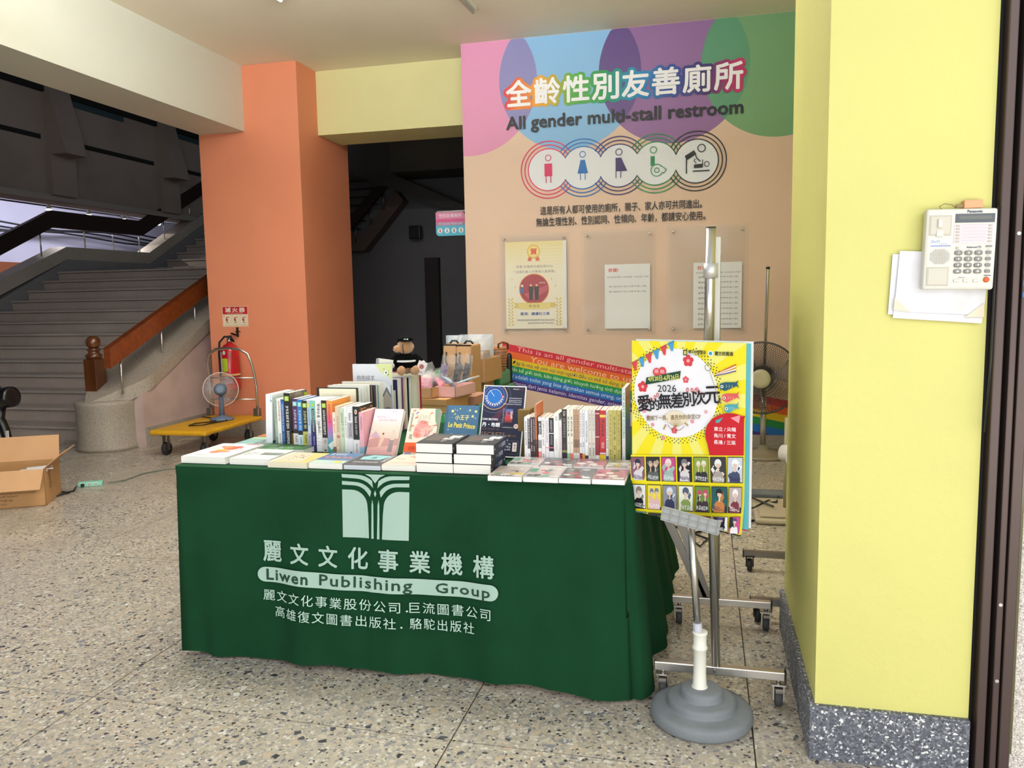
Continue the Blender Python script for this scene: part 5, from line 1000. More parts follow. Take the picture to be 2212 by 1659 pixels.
MB().lathe([(.040, .180), (.045, .186), (.044, .196), (.030, .205), (.008, .208)], 26).box(-.034, .034, -.075, -.03, .182, .187, b=.002).build('cap', BF, t)
MB().box(-.012, .0, -.0455, -.043, .192, .196).box(.004, .012, -.0455, -.043, .190, .197).build('cap_lettering', MATS['white_cotton'], t)
for s in (-1, 1): MB().ball((-.044+.004*s, -.016+s*.018, .166), .0035, 8).build('eye', BLK, t)
MB().ball((-.069, -.024, .146), (.004, .006, .004), 10).build('nose', BLK, t); MB().tube([(-.018, -.043, .182), (-.020, -.048, .15), (-.014, -.040, .112)], .0022, 6).build('strap', BLK, t)
tg = thing('price_tag_card', 'printed swing tag card beside the bear arm', 'tag', (-1.378, 3.60, 1.035), R(10)); MB().box(0, .045, 0, .001, 0, .068, Ry(R(22))).build('card', mat('tag_card', '#e4d8d4', .6), tg)
p = PR(); p.rect(.004, .004, .041, .064, '#e9dcd8'); p.circ(.022, .042, .012, '#a8605c', 14); p.marks(.008, .01, .036, .02, 5, '#8a6a68', False, 3); p.build('tag_print', tg, lambda u, v, d: Ry(R(22)) @ Vector((u, -.0004-d, v)))
t = thing('card_holder', 'grey and white tilted card holder behind the face-on book', 'card holder', (-1.545, 3.512, 1.0), R(10))
MB().box(0, .075, 0, .004, 0, .115, Ry(R(8))).build('card', WHITEP, t); MB().box(-.008, .006, -.002, .008, 0, .112, Ry(R(8))).build('edge', GREYP, t); MB().box(0, .05, -.008, .004, -.249, .0).build('block', ACR, t)

# ------------------------------------------------------------------ second table, brighter green cloth, goods
t2 = thing('folding_table', 'rear folding table under bright green cloth', 'table', (-1.95, 4.97, 0)); MB().box(-.5, .5, -.82, .82, .70, .742).build('tabletop', GREYP, t2)
for x in (-.45, .45):
    for y in (-.7, .7): MB().cyl((x, y, 0), (x, y, .7), .014).build('leg', STEELD, t2)
m = MB(); rn = random.Random(11); vs = []; fs = []; xx0, xx1, yy0, yy1 = -2.46, -1.42, 4.12, 5.82; path = []
for i in range(60): path.append((xx0+(xx1-xx0)*i/60, yy0, 0, -1))
for i in range(121): path.append((xx1, yy0+(yy1-yy0)*i/120, 1, 0))
for j in range(13):
    q = j/12
    for k, (x, y, nx, ny) in enumerate(path): o = .02+q*(.08+.025*math.sin(k*.55)+.012*math.sin(k*1.3)) if j else 0; vs.append((x+nx*o, y+ny*o, .75-.7*q))
P = len(path)
for j in range(12):
    for k in range(P-1): fs.append((j*P+k, j*P+k+1, (j+1)*P+k+1, (j+1)*P+k))
m.add(vs, fs, True); m.add([(xx0, yy0, .75), (xx1, yy0, .75), (xx1, yy1, .75), (xx0, yy1, .75)], [(0, 1, 2, 3)])
tag(m.build('tablecloth', GREENB), 'bright green plain tablecloth on the rear table', 'tablecloth')
tag(MB().box(-2.0, -1.44, 5.46, 5.80, .752, .862, b=.02).build('covered_crate', GREENB), 'low green cloth-covered crate under the wicker basket', 'crate')
def tray(name, label, x, y, z, w, d, h, mt, rz=0, inner=None, cat='box'):
    t = thing(name, label, cat, (x, y, z), rz); th = .004
    MB().box(0, w, 0, th, 0, h).box(0, w, d-th, d, 0, h).box(0, th, 0, d, 0, h).box(w-th, w, 0, d, 0, h).box(0, w, 0, d, 0, th).build('carton_body', mt, t); return t
def closedbox(label, x, y, z, w, d, h, mt, rz=0):
    t = thing('carton', label, 'box', (x, y, z), rz); MB().box(0, w, 0, d, 0, h, b=.002).build('carton_body', mt, t)
    MB().box(-.002, w+.002, -.002, d+.002, h-.03, h+.003).build('lid', mt, t); return t
closedbox('flat lidded kraft carton, bottom of the pile on rear table', -1.78, 4.22, .752, .37, .30, .075, KRAFT, R(-8))
t = closedbox('low pinkish-brown carton peeking out under the pile on rear table', -1.55, 4.52, .752, .20, .25, .05, mat('rosy_card', '#b08470', .8), R(-5))
tray('open_tray', 'open kraft tray full of wrapped trinkets on the lidded carton', -1.77, 4.24, .832, .27, .22, .06, KRAFT2, R(-10))
tray('open_tray', 'pale pink cardboard tray of wrapped trinkets beside the kraft tray', -1.51, 4.27, .832, .13, .26, .062, mat('pink_card', '#e3b3b2', .75), R(-10))
def bag(label, x, y, z, w, h, d, col, rz=0, tilt=0, roll=0, seed=0, film=FILM, group=None, name='wrapped_item'):
    rn = random.Random(seed); t = thing(name, label, 'wrapped item', M=T(x, y, z) @ Rz(rz) @ Rx(tilt) @ Ry(roll), group=group)
    def blob(sx, sy, sz, jit):
        vs = []; fs = []; nx, nz = 7, 8
        for s in (-1, 1):
            for j in range(nz+1):
                for i in range(nx+1):
                    u, v = i/nx*2-1, j/nz; e = max(0, (1-u**4)*(1-(2*v-1)**6)); vs.append((u*sx/2, s*sy/2*(.12+.88*e)+rn.uniform(-jit, jit), v*sz+rn.uniform(-jit, jit)*.5))
        N = (nx+1)*(nz+1)
        for s in range(2):
            for j in range(nz):
                for i in range(nx): q = s*N+j*(nx+1)+i; fs.append((q, q+1, q+nx+2, q+nx+1))
        for j in range(nz):
            for i in (0, nx): q = j*(nx+1)+i; fs.append((q, q+nx+1, q+nx+1+N, q+N))
        for i in range(nx):
            for j in (0, nz): q = j*(nx+1)+i; fs.append((q, q+1, q+1+N, q+N))
        return MB().add(vs, fs, False)
    blob(w*.82, d*.7, h*.72, .002).build('contents', mat('cloth_'+col, col, .8, var=('#e8e2dc', .25, 40)), t); blob(w, d, h, .0035).build('clear_bag', film, t); return t
WG = 'trinkets in clear bags on the rear table'
items = [(-1.735, 4.33, '#c58f86', 'dusty pink'), (-1.69, 4.30, '#9a7f86', 'mauve grey'), (-1.64, 4.36, '#d9b1a2', 'peach'), (-1.59, 4.30, '#b76f86', 'rose'), (-1.70, 4.41, '#7d8aa0', 'blue-grey'), (-1.62, 4.42, '#c8c06a', 'lime yellow'), (-1.48, 4.34, '#d25f86', 'bright pink'), (-1.45, 4.44, '#8fa8c0', 'light blue'), (-1.53, 4.38, '#6a5a78', 'plum'), (-1.50, 4.46, '#a58a9a', 'lilac grey'), (-1.66, 4.36, '#5a4a50', 'dark brown'), (-1.74, 4.24, '#b9a39a', 'taupe')]
pos = ['at front left of the kraft tray', 'near the kraft tray front', 'at the kraft tray middle', 'at the kraft tray right', 'at the kraft tray back', 'on top of the tray heap', 'at the pink tray front', 'at the pink tray back right', 'between the two trays', 'at the pink tray back', 'under the tray heap', 'hanging over the kraft tray edge']
for i, (x, y, c, n_) in enumerate(items): bag('%s trinket in clear plastic %s' % (n_, pos[i]), x, y, .868+.012*(i % 3), .10, .12, .045, c, R(i*31-90), R(-40-(i % 3)*9), R(i*13-40), i, group=WG)
for i, (x, y, c, n_) in enumerate([(-1.74, 4.62, '#8a8078', 'grey-beige'), (-1.66, 4.66, '#5c5552', 'dark grey'), (-1.58, 4.70, '#a89c94', 'pale taupe'), (-1.80, 4.70, '#3f3c3e', 'black'), (-1.60, 4.60, '#9c8f86', 'sand')]):
    bag('%s soft keyring bundle in crinkled plastic behind the trays' % n_, x, y, .80+.03*(i % 2), .12, .17, .09, c, R(40*i), R(-15), R(15*i-30), 30+i, group='plastic-wrapped bundles behind the trays')
for i, (x, c, n_) in enumerate([(-1.545, '#6d5a82', 'violet'), (-1.51, '#9c7a58', 'tan'), (-1.47, '#3c4149', 'charcoal'), (-1.43, '#2f343c', 'dark slate')]):
    bag('%s flat pouch in clear plastic leaning upright on the rear table' % n_, x-.012, 4.50+.035*i, .86, .065, .20, .024, c, R(-28), R(-4), R(13), 50+i, group='upright wrapped pouches')
bag('slate blue slim packet lying along the pink tray edge', -1.42, 4.40, .90, .03, .14, .012, '#7d9cb4', R(-60), R(-75), 0, 61)
tag(MB().box(0, .10, 0, .003, 0, .17, T(-1.69, 4.80, .80) @ Rz(R(15)) @ Ry(R(14))).build('dark_folder', mat('dark_folder', '#2b2620', .6)), 'dark brown card leaning behind the wrapped pouches', 'folder')
tag(MB().box(-1.44, -1.40, 4.46, 4.62, .80, .86, Matrix()).build('wicker_tray', mat('wicker', '#b07a45', .8, bump=(1, 200))), 'small woven straw tray by the pink tray', 'basket')
def strapbox(x, y, w, d, h, label, rz):
    t = thing('carrier_box', label, 'box', (x, y, .752), rz, group='kraft carrier boxes with black straps')
    MB().box(0, w, 0, d, 0, h, b=.012).build('carton_body', KRAFT2, t)
    MB().box(-.001, w+.001, -.001, .004, h-.008, h+.001).box(-.001, .004, -.001, d, h-.012, h+.001).build('black_trim', BLK, t)
    MB().tube([(w*.25, -.003, h-.05), (w*.22, -.014, h-.10), (w*.45, -.02, h-.16), (w*.75, -.02, h-.19), (w*.98, -.012, h-.12), (w*.94, -.003, h-.06)], .006, 8).build('strap', BLK, t)
    MB().tube([(w*.2, d*.5, h+.001), (w*.35, d*.5, h+.02), (w*.65, d*.5, h+.02), (w*.8, d*.5, h+.001)], .007, 8).build('strap', BLK, t)
    p = PR(); [p.marks(w*.74, h*(.12+.07*i), w*.96, h*(.15+.07*i), 7, '#8a6a48', False, i) for i in range(6)]; p.build('box_print', t, lambda u, v, dd: (u, -.0006-dd, v))
strapbox(-1.69, 4.95, .10, .16, .345, 'left kraft carrier box with black strap on rear table', R(-5))
strapbox(-1.575, 4.88, .105, .18, .345, 'right kraft carrier box with black strap on rear table', R(-5))
closedbox('small plain carton supporting the bag-filled kraft tray', -1.63, 5.12, .752, .17, .24, .075, KRAFT2)
tray('open_tray', 'deep kraft tray holding upright bags of merchandise on rear table', -1.655, 5.08, .83, .225, .34, .160, KRAFT2, R(-4))
for i, (x, y, c, n_, hh) in enumerate([(-1.61, 5.14, '#c3b27a', 'straw yellow', .25), (-1.575, 5.24, '#7a6a5c', 'brown', .24), (-1.53, 5.18, '#b39a8c', 'tan pink', .23), (-1.51, 5.30, '#d0c8c0', 'pale grey', .25), (-1.48, 5.24, '#8c7468', 'cocoa', .24), (-1.59, 5.34, '#d9c07a', 'mustard', .24)]):
    bag('%s goods in crinkled clear bag upright in the deep tray' % n_, x, y, .845, .10, hh+.03, .035, c, R(25*i-60), R(-4), R(5*(i % 3)-5), 70+i, group='bags in the deep tray')
bag('large cloudy plastic bag with blue mark behind the deep tray', -1.60, 5.44, .76, .25, .38, .06, '#cfd6dc', R(0), 0, 0, 90, FILM2)
bag('twisted white plastic bag standing left of the deep tray', -1.72, 5.30, .76, .12, .38, .08, '#c4ccd6', R(10), 0, 0, 91, FILM2)
bk = thing('wicker_basket', 'orange-brown wicker basket with handle holding grey packets', 'basket', (-1.50, 5.62, .864))
m = MB()
for i in range(26): a = 2*pi*i/26; m.tube([(.062*math.cos(a), .05*math.sin(a), 0), (.085*math.cos(a), .065*math.sin(a), .16)], .0022, 5)
for j in range(9): f = j/8; m.tube([((.062+.023*f)*math.cos(2*pi*k/32)+.001*(-1)**k, (.05+.015*f)*math.sin(2*pi*k/32), .16*f) for k in range(32)], .0035, 5, True)
WK = mat('wicker_cane', '#b9713a', .6, bump=(.6, 150)); m.build('weave', WK, bk)
MB().tube([(.088*math.cos(2*pi*k/32), .068*math.sin(2*pi*k/32), .163) for k in range(32)], .008, 8, True).build('rim', WK, bk)
MB().tube([(.03, -.06, .165), (.035, -.08, .20), (.07, -.08, .215), (.10, -.055, .20), (.095, -.04, .165)], .008, 8).build('handle', mat('brown_handle', '#7a4426', .5), bk)
for i in range(5): bag('grey flat packet in wicker basket, %s from left' % ['first', 'second', 'third', 'fourth', 'fifth'][i], -1.548+.025*i, 5.63, .88, .045, .19-.006*i, .018, ['#6c6f73', '#7d8084', '#5b5e62', '#74777b', '#686b70'][i], R(70), 0, R(2*i-4), 100+i, group='grey packets in the wicker basket')
tag(MB().tube([(-1.80, 7.2, 0), (-1.80, 7.2, .85), (-1.80, 7.2, .875), (-1.80, 7.2, .885)], [.028, .028, .02, .008], 12).build('black_pole', BLK), 'black rounded pole leaning before the left end of rainbow band', 'pole')

# ------------------------------------------------------------------ mobile boards on castors
def castor(t, x, y, grey=True, r=.032):
    w = MB().lathe([(.015, -.012), (r-.003, -.012), (r, -.006), (r, .006), (r-.003, .012), (.015, .012)], 20, T(x, y, r) @ Ry(pi/2) @ Rz(0)).build('castor_wheel', mat('grey_rubber', '#4a4a4c', .7) if grey else BLKR, t)
    MB().box(x-.019, x-.014, y-.014, y+.014, r-.008, r+.046).box(x+.014, x+.019, y-.014, y+.014, r-.008, r+.046).box(x-.024, x+.024, y-.022, y+.022, r+.044, r+.050).cyl((x, y, r+.05), (x, y, .095), .008, 10).build('fork', STEEL if grey else BLK, w)
    if grey: MB().box(x-.012, x+.012, y-.05, y-.018, r+.034, r+.039).build('brake_pedal', STEELD, w)
mbd = thing('mobile_board', 'edge-on mobile display board with chrome posts behind the poster stand', 'display board')
for y, x0, x1 in ((2.67, -.165, .268), (3.30, -.13, .272)):
    MB().box(x0, x1, y-.015, y+.015, .092, .122, b=.003).build('foot_bar', STEEL, mbd); MB().box(x1, x1+.004, y-.017, y+.017, .088, .128).build('end_cap', BLK, mbd)
    castor(mbd, x0+.03, y); castor(mbd, x1-.02, y)
MB().tube([(.044, 2.67, .12), (.014, 2.67, 1.03), (.008, 2.67, 1.2)], .0145, 16).build('post', STEEL, mbd); MB().tube([(.010, 2.67, 1.16), (.014, 2.67, 1.60)], .0165, 18).build('upper_post', STEEL, mbd)
MB().tube([(.0145, 2.67, 1.44), (.0145, 2.67, 1.487)], .0235, 18).build('clamp_ring', mat('satin_aluminium', '#cfcecb', .4, .5), mbd)
MB().lathe([(.0165, 0), (.0165, .004)], 18, T(.014, 2.67, 1.60)).build('post_cap', BLK, mbd); MB().lathe([(.006, 0), (.006, .004)], 12, T(.038, 2.654, .107) @ Rx(pi/2)).build('bolt', STEELD, mbd)
MB().box(.030, .046, 2.72, 3.28, .62, 1.575).build('panel', mat('white_melamine', '#d4d2cc', .4), mbd); MB().box(.046, .052, 3.0, 3.28, .60, 1.53).build('panel_frame', mat('olive_green_edge', '#3f5a2c', .5), mbd)
MB().tube([(.055, 3.30, .12), (.045, 3.30, 1.5)], .012, 12).build('post', STEEL, mbd)
for dx in (0, .055): MB().add([(-.19+dx, 3.29, .50), (-.155+dx, 3.29, .50), (.015+dx*.3, 3.29, .125), (-.02+dx*.3, 3.29, .125), (-.19+dx, 3.305, .50), (-.155+dx, 3.305, .50), (.015+dx*.3, 3.305, .125), (-.02+dx*.3, 3.305, .125)], [(0, 1, 2, 3), (4, 7, 6, 5), (0, 4, 5, 1), (1, 5, 6, 2), (2, 6, 7, 3), (3, 7, 4, 0)]).build('diagonal_brace', STEELD, mbd)
mb2 = thing('mobile_board', 'second mobile board frame with black castors behind the first', 'display board')
for y in (3.38, 4.02):
    MB().box(.195, .62, y-.015, y+.015, .075, .105).build('foot_bar', STEELD, mb2); MB().box(.191, .196, y-.017, y+.017, .072, .108).build('end_cap', BLK, mb2); castor(mb2, .225, y, False); castor(mb2, .59, y, False)
    MB().cyl((.45, y, .10), (.45, y, 1.3), .013, 12).build('post', STEELD, mb2)
MB().box(.44, .46, 3.4, 4.0, .7, 1.3).build('panel', MATS['white_melamine'], mb2)

# pedestal fans
CREAMP = mat('cream_enamel', '#b9b08c', .5)
DKW = mat('dark_guard_wire', '#4c4846', .45, .3)
t = thing('pedestal_fan', 'large dark-caged pedestal fan with cream hub by the mural wall', 'fan', (.487, 7.02, 0), R(-9))
MB().lathe([(.24, 0), (.24, .02), (.20, .035), (.045, .06), (.035, .10)], 30).build('base', mat('olive_grey_enamel', '#7d735f', .5), t)
MB().tube([(0, 0, .05), (0, 0, .62)], .024, 16).build('outer_pole', STEEL, t); MB().tube([(0, .0, .5), (.02, 0, 1.6), (.025, 0, 1.615)], .014, 12).build('inner_pole', STEEL, t); MB().lathe([(.017, 0), (.017, .02)], 12, T(.02, 0, 1.6)).build('pole_tip', BLK, t)
fan_head(t, .305, 90, .085, (DKW, mat('smoky_blade', '#8a8480', .4, alpha=.35), CREAMP, BLK), .082, M=T(-.005, -.12, .69))
t = thing('pedestal_fan', 'white caged fan turned sideways, half hidden by the yellow pillar', 'fan', (.50, 5.12, 0), R(55))
MB().box(-.20, .20, -.26, .26, 0, .035, Rz(R(-55)), b=.02).box(-.17, .17, -.22, .22, .035, .05, Rz(R(-55)), b=.006).build('base', mat('beige_plastic', '#b5a88e', .5), t)
MB().cyl((0, 0, .04), (0, 0, .62), .017, 14).build('pole', mat('cream_pole', '#a39a78', .5), t)
fan_head(t, .135, 44, .055, (mat('white_wire', '#e8e8ea', .4), mat('pale_blade', '#c8d0d8', .3, alpha=.4), mat('grey_hub', '#7d8086', .5), WHITEP), .045, M=T(.0, -.09, .395))
for k, (pts, lab) in enumerate([([(.42, 5.05, .07), (.3, 5.3, .06), (.25, 5.5, .02), (.30, 5.35, .008), (.45, 5.2, .06), (.5, 5.6, .01)], 'black fan cable looping over the beige fan base'),
    ([(.17, 5.3, .008), (.3, 5.05, .055), (.4, 5.25, .055), (.5, 5.5, .01)], 'thin black cable crossing the beige fan base'),
    ([(-.2, 4.9, .008), (.1, 4.85, .008), (.3, 4.93, .008), (.05, 4.72, .008), (-.1, 4.55, .008), (-.02, 4.35, .008), (.02, 4.5, .008), (-.2, 4.75, .008), (-.4, 4.9, .008)], 'black cable coiled on floor behind the poster stand'),
    ([(-.35, 5.0, .008), (.0, 5.1, .008), (.25, 5.0, .008), (.1, 4.8, .008), (.2, 4.6, .008), (.05, 4.7, .008)], 'second black cable loop on floor near beige fan base')]):
    tag(MB().tube(pts, .006, 6).build('power_cable', BLK), lab, 'cable')
tag(MB().box(.30, .62, 5.52, 5.66, 0, .035, b=.01).build('pedal_box', mat('dim_grey_plastic', '#5f6468', .5)), 'grey plastic box on floor behind the beige fan base', 'box')

# ------------------------------------------------------------------ poster stand in front
ps = thing('poster_stand', 'chrome poster stand with white sleeve on stepped grey base', 'stand', (-.004, 2.535, 0))
GB = mat('grey_moulded_base', '#7b8084', .6, var=('#6e7174', .5, 9), bump=(.15, 120))
MB().lathe([(.152, 0), (.1615, .004), (.164, .012), (.164, .030), (.161, .038), (.154, .043), (.140, .045), (.116, .047), (.112, .049), (.1105, .054), (.1095, .066), (.106, .072), (.099, .075), (.074, .077), (.070, .079), (.0685, .084), (.0675, .098), (.064, .104), (.057, .107), (.025, .108)], 48).build('base', GB, ps)
MB().lathe([(.006, 0), (.011, .003), (.004, .009)], 12, T(.140, -.05, .034)).build('filler_cap', mat('pale_cap', '#c8c8c4', .6), ps)
p = PR(); rn = random.Random(4); p.poly([(-.03, -.02), (-.01, -.027), (.02, -.024), (.036, -.018), (.034, -.009), (.02, -.015), (-.012, -.016)], '#c9bba8'); p.line([(-.034, -.045), (-.030, -.033), (-.022, -.024)], .0016, '#5a5c60')
p.build('chip_mark', ps, lambda u, v, d: (u*.9, v-.022, .0925+d)) if 0 else None
MB().lathe([(.025, .10), (.0265, .108), (.0225, .115), (.0205, .155), (.021, .235), (.0245, .238), (.0245, .246), (.021, .25), (.0215, .285), (.0245, .29), (.0245, .296), (.018, .297)], 28, T(-.006, 0, 0)).build('sleeve', mat('ivory_sleeve', '#e6e4d8', .5), ps)
MB().tube([(-.012, 0, .28), (-.0145, 0, .325)], .0145, 18).build('collar', mat('lilac_collar', '#bfc0cc', .4), ps); MB().tube([(-.013, 0, .30), (-.038, 0, .665)], .0115, 18).build('pole', STEEL, ps)
M2 = T(-.128, -.03, .690) @ Rz(R(-12)) @ Ry(R(9.5))
m = MB().box(0, .185, 0, .004, -.018, .026, M2)
for i in range(7): m.box(i*.0300, i*.0300+.0022, -.006, 0, -.018, .026, M2)
for z in (-.018, .003, .0238): m.box(0, .185, -.006, 0, z, z+.0022, M2)
m.box(.0, .185, -.001, .03, -.0205, -.018, M2); m.build('clip_bracket', mat('grey_ribbed_plastic', '#a3a5a3', .5), ps)
pst = thing('event_poster', 'yellow and white book fair poster on board held by the stand', 'poster', (-.241, 2.716, .643), math.atan2(-.187, .378))
PW, PH = .418, .592
def bend(u, v): return .0+.010*math.sin(u/PW*pi)*(1-v/PH)**2*0 - (.018*max(0, 1-v/.10)**1.5)*(.3+.7*max(0, (u-.12)/.3))
MB().box(.004, PW+.004, .012, .018, .004, PH+.004).build('foam_board', mat('white_foam_board', '#f2f2f2', .6), pst)
MB().box(.006, PW+.0005, .003, .006, .0, PH-.002).build('under_poster', mat('cyan_poster', '#5fb8c4', .5), pst); MB().box(.01, PW-.001, .0065, .0085, -.005, PH-.02).build('under_poster', mat('crimson_poster', '#b82a4a', .5), pst)
vs = []; fs = []; N = 14
for s in (0, 1):
    for j in range(N+1):
        for i in range(N+1): u, v = -.004+(PW-.008)*i/N, PH*j/N; vs.append((u, s*.0008+bend(u, v), v-(.012*(u/PW-.0) if j == 0 else 0)))
for s in (0, 1):
    for j in range(N):
        for i in range(N): q = s*(N+1)**2+j*(N+1)+i; fs.append((q, q+1, q+N+2, q+N+1))
MB().add(vs, fs, True).build('poster_sheet', mat('poster_stock', '#f2ec8a', .4), pst)
p = PR(.00004); w, h = PW-.008, PH; Y1c, Y2c = '#efe978', '#f3e21c'
p.rect(0, 0, w, h, Y1c)
cx, cy = w*.40, h*.71
def clip(a, b): return (min(max(a, 0), w), min(max(b, h*.30), h))
for k in range(17):     # sunburst rays clipped to the sheet
    a0 = 2*pi*k/17+.05; a1 = a0+2*pi/34; pts = [(cx, cy)]
    for q in range(5):
        a = a0+(a1-a0)*q/4; dx, dy = math.cos(a), math.sin(a); ts = []
        if dx > 1e-6: ts.append((w-cx)/dx)
        if dx < -1e-6: ts.append(-cx/dx)
        if dy > 1e-6: ts.append((h-cy)/dy)
        if dy < -1e-6: ts.append((h*.30-cy)/dy)
        m_ = min(ts); pts.append((cx+dx*m_, cy+dy*m_))
    p.poly(pts, Y2c)
n_ = 70
for rr in (.158, .165, .172, .179):
    vs = []; fs = []
    for k in range(n_):
        a = 2*pi*(k+(.5 if rr in (.165, .179) else 0))/n_; x, y = cx+rr*math.cos(a), cy+rr*math.sin(a)*.93
        if 0.003 < x < w*.80 and y < h-.02: o = len(vs); vs += [(x-.0025, y), (x, y-.0025), (x+.0025, y), (x, y+.0025)]; fs.append((o, o+1, o+2, o+3))
    p.raw(vs, fs, '#2a2440')
p.circ(cx, cy, .154, '#f2f0f4', 60, .148)
def flower(x, y, r, c='#d8404c'):
    for i in range(5): p.circ(x+r*.55*math.cos(2*pi*i/5+.3), y+r*.55*math.sin(2*pi*i/5+.3), r*.45, c, 12)
    p.circ(x, y, r*.3, '#f0a8a8', 10)
for x, y, r, c in ((.105, .735, .020, '#d8404c'), (.52, .895, .020, '#d8404c'), (.50, .79, .012, '#dd5a62'), (.40, .50, .012, '#dd5a62'), (.2, .52, .007, '#e890a0'), (.56, .56, .007, '#e890a0'), (.10, .65, .008, '#eaa0ac'), (.12, .60, .010, '#eaa0ac'), (.60, .74, .008, '#e88a98'), (.64, .72, .006, '#eaa0ac'), (.30, .45, .007, '#e890a0'), (.68, .62, .006, '#eaa0ac'), (.16, .565, .006, '#eaa0ac')): flower(w*x, h*y, r, c)
for i in range(6):    # bunting
    x, y = w*(.00+.068*i), h*(.87+.024*i); c = ('#d8474a', '#4a9ed0')[i % 2]; p.poly([(x, y), (x+w*.058, y+h*.018), (x+w*.05, y-h*.042), (x+w*.035, y-h*.045)], c)
p.line([(0, h*.87), (w*.2, h*.94), (w*.4, h*1.0)], .0012, '#3a2a2a')
# header logos
p.rect(w*.48, h*.925, w*.515, h*.955, '#2a2a20'); p.rect(w*.488, h*.93, w*.496, h*.95, Y1c); p.rect(w*.50, h*.93, w*.508, h*.95, Y1c); p.text('麗文校園書局', w*.525, h*.936, w*.675, h*.955, '#2c2c1c', .01); p.text('Liwen Campus Bookstore', w*.525, h*.924, w*.675, h*.932, '#4a4a30'); p.circ(w*.715, h*.94, w*.022, '#f4f8fa', 20); p.circ(w*.715, h*.94, w*.015, '#3aa0c0', 18); p.text('麗文校園通', w*.75, h*.93, w*.90, h*.952, '#2c2c1c', .02)
# heading
p.circ(w*.24, h*.825, .014, '#dc4a50', 20); p.circ(w*.295, h*.832, .014, '#dc4a50', 20); p.poly([(w*.20, h*.82), (w*.33, h*.83), (w*.27, h*.79)], '#dc4a50'); p.text('展 期', w*.22, h*.818, w*.31, h*.84, '#f4dcdc')
p.poly([(w*.135, h*.748), (w*.45, h*.795), (w*.46, h*.838), (w*.145, h*.79)], '#1c4a34'); p.text('4月20日-6月26日', w*.16, h*.778, w*.44, h*.808, '#f0e870', .012, rot=.11); p.text('2026', w*.25, h*.715, w*.42, h*.755, '#23202a', 0, rot=.06)
for x, y in ((.16, .655), (.19, .665), (.225, .68), (.25, .695), (.52, .735), (.56, .735), (.595, .732)): p.circ(w*x, h*y, .0045, '#c23a3c', 12, .007); p.circ(w*x, h*y, .002, '#f0e8e8', 8, .004)
for k in range(14): a = 2*pi*k/14; p.line([(w*.465+.006*math.cos(a), h*.70+.006*math.sin(a)), (w*.465+.018*math.cos(a), h*.70+.018*math.sin(a))], .0006, '#8a8070')
chs = '愛的無差別次元'; szs = (.052, .036, .048, .046, .044, .044, .052); x = w*.065
for i, ch in enumerate(chs): y = h*(.595+.0125*i); s_ = szs[i]; p.text(ch, x, y, x+s_*.96, y+s_*1.05, '#15131c', .018, rot=.10); x += s_*.93
p.poly([(w*.26, h*.575)]+[(w*.42+.055*math.cos(R(a)), h*.52+.055*math.sin(R(a))) for a in range(150, 25, -12)]+[(w*.43, h*.52)], '#e9dcc0')
for a in range(150, 25, -12): p.line([(w*.42, h*.52), (w*.42+.03*math.cos(R(a)), h*.52+.03*math.sin(R(a)))], .001, '#9a7a3c')
p.ring(w*.42, h*.56, .035, .0015, '#8a4a3c', 210, 330); p.line([(w*.33, h*.53), (w*.31, h*.50)], .005, '#b09058'); p.line([(w*.50, h*.55), (w*.53, h*.535)], .005, '#b09058')
p.text('翻開下一頁，遇見你的命定CP', w*.15, h*.560, w*.64, h*.588, '#86704a', .012, rot=.115)
# carp streamers
p.ring(w*.70, h*.865, .011, .002, '#8a8440'); p.line([(w*.71, h*.85), (w*.83, h*.625)], .0016, '#9a9440')
for i, c in enumerate(('#c8402c', '#f0f0e8', '#d8902c', '#f4f4f0', '#5a4a8a')): p.line([(w*.76, h*.828-i*.0008), (w*.83, h*.852-i*.0028), (w*.93, h*.886-i*.005)], .0035, c)
for i, (x, y, s_, c) in enumerate(((.80, .765, .055, '#225a6e'), (.82, .705, .050, '#dc5a5c'), (.84, .648, .042, '#4aa4b4'))):
    X_, Y_ = w*x, h*y; p.poly([(X_, Y_-.007), (X_+s_*.3, Y_-.014), (X_+s_, Y_+.004), (X_+s_*1.15, Y_-.002), (X_+s_*1.05, Y_+.012), (X_+s_*1.12, Y_+.024), (X_+s_*.95, Y_+.016), (X_+s_*.3, Y_+.014), (X_, Y_+.009)], c); p.circ(X_+.007, Y_, .005, '#f4f4f4', 12); p.circ(X_+.007, Y_, .0025, '#1a1a1a', 8)
    for k in range(3): p.ring(X_+s_*(.35+.17*k), Y_+.002, .004, .001, '#e9d9a0', -80, 80)
# red disc
pts = [(w, h*.62)]+[(w*.90+w*.22*math.cos(R(a)), h*.50+h*.125*math.sin(R(a))) for a in range(60, 205, 8)]+[(w*.72, h*.385), (w, h*.405)]
p.poly(pts, '#c81626'); 
for i, s_ in enumerate(('東立 / 尖端', '角川 / 青文', '長鴻 / 三采')): p.text(s_, w*.755, h*(.525-.036*i), w*.935, h*(.548-.036*i), '#f6e6e6', .02, rot=.06)
p.poly([(w*.77, h*.58), (w*.83, h*.60), (w*.80, h*.57), (w*.77, h*.565)], '#4aa4a4'); p.poly([(w*.89, h*.60), (w*.97, h*.62), (w*.96, h*.575)], '#ec9aa2')
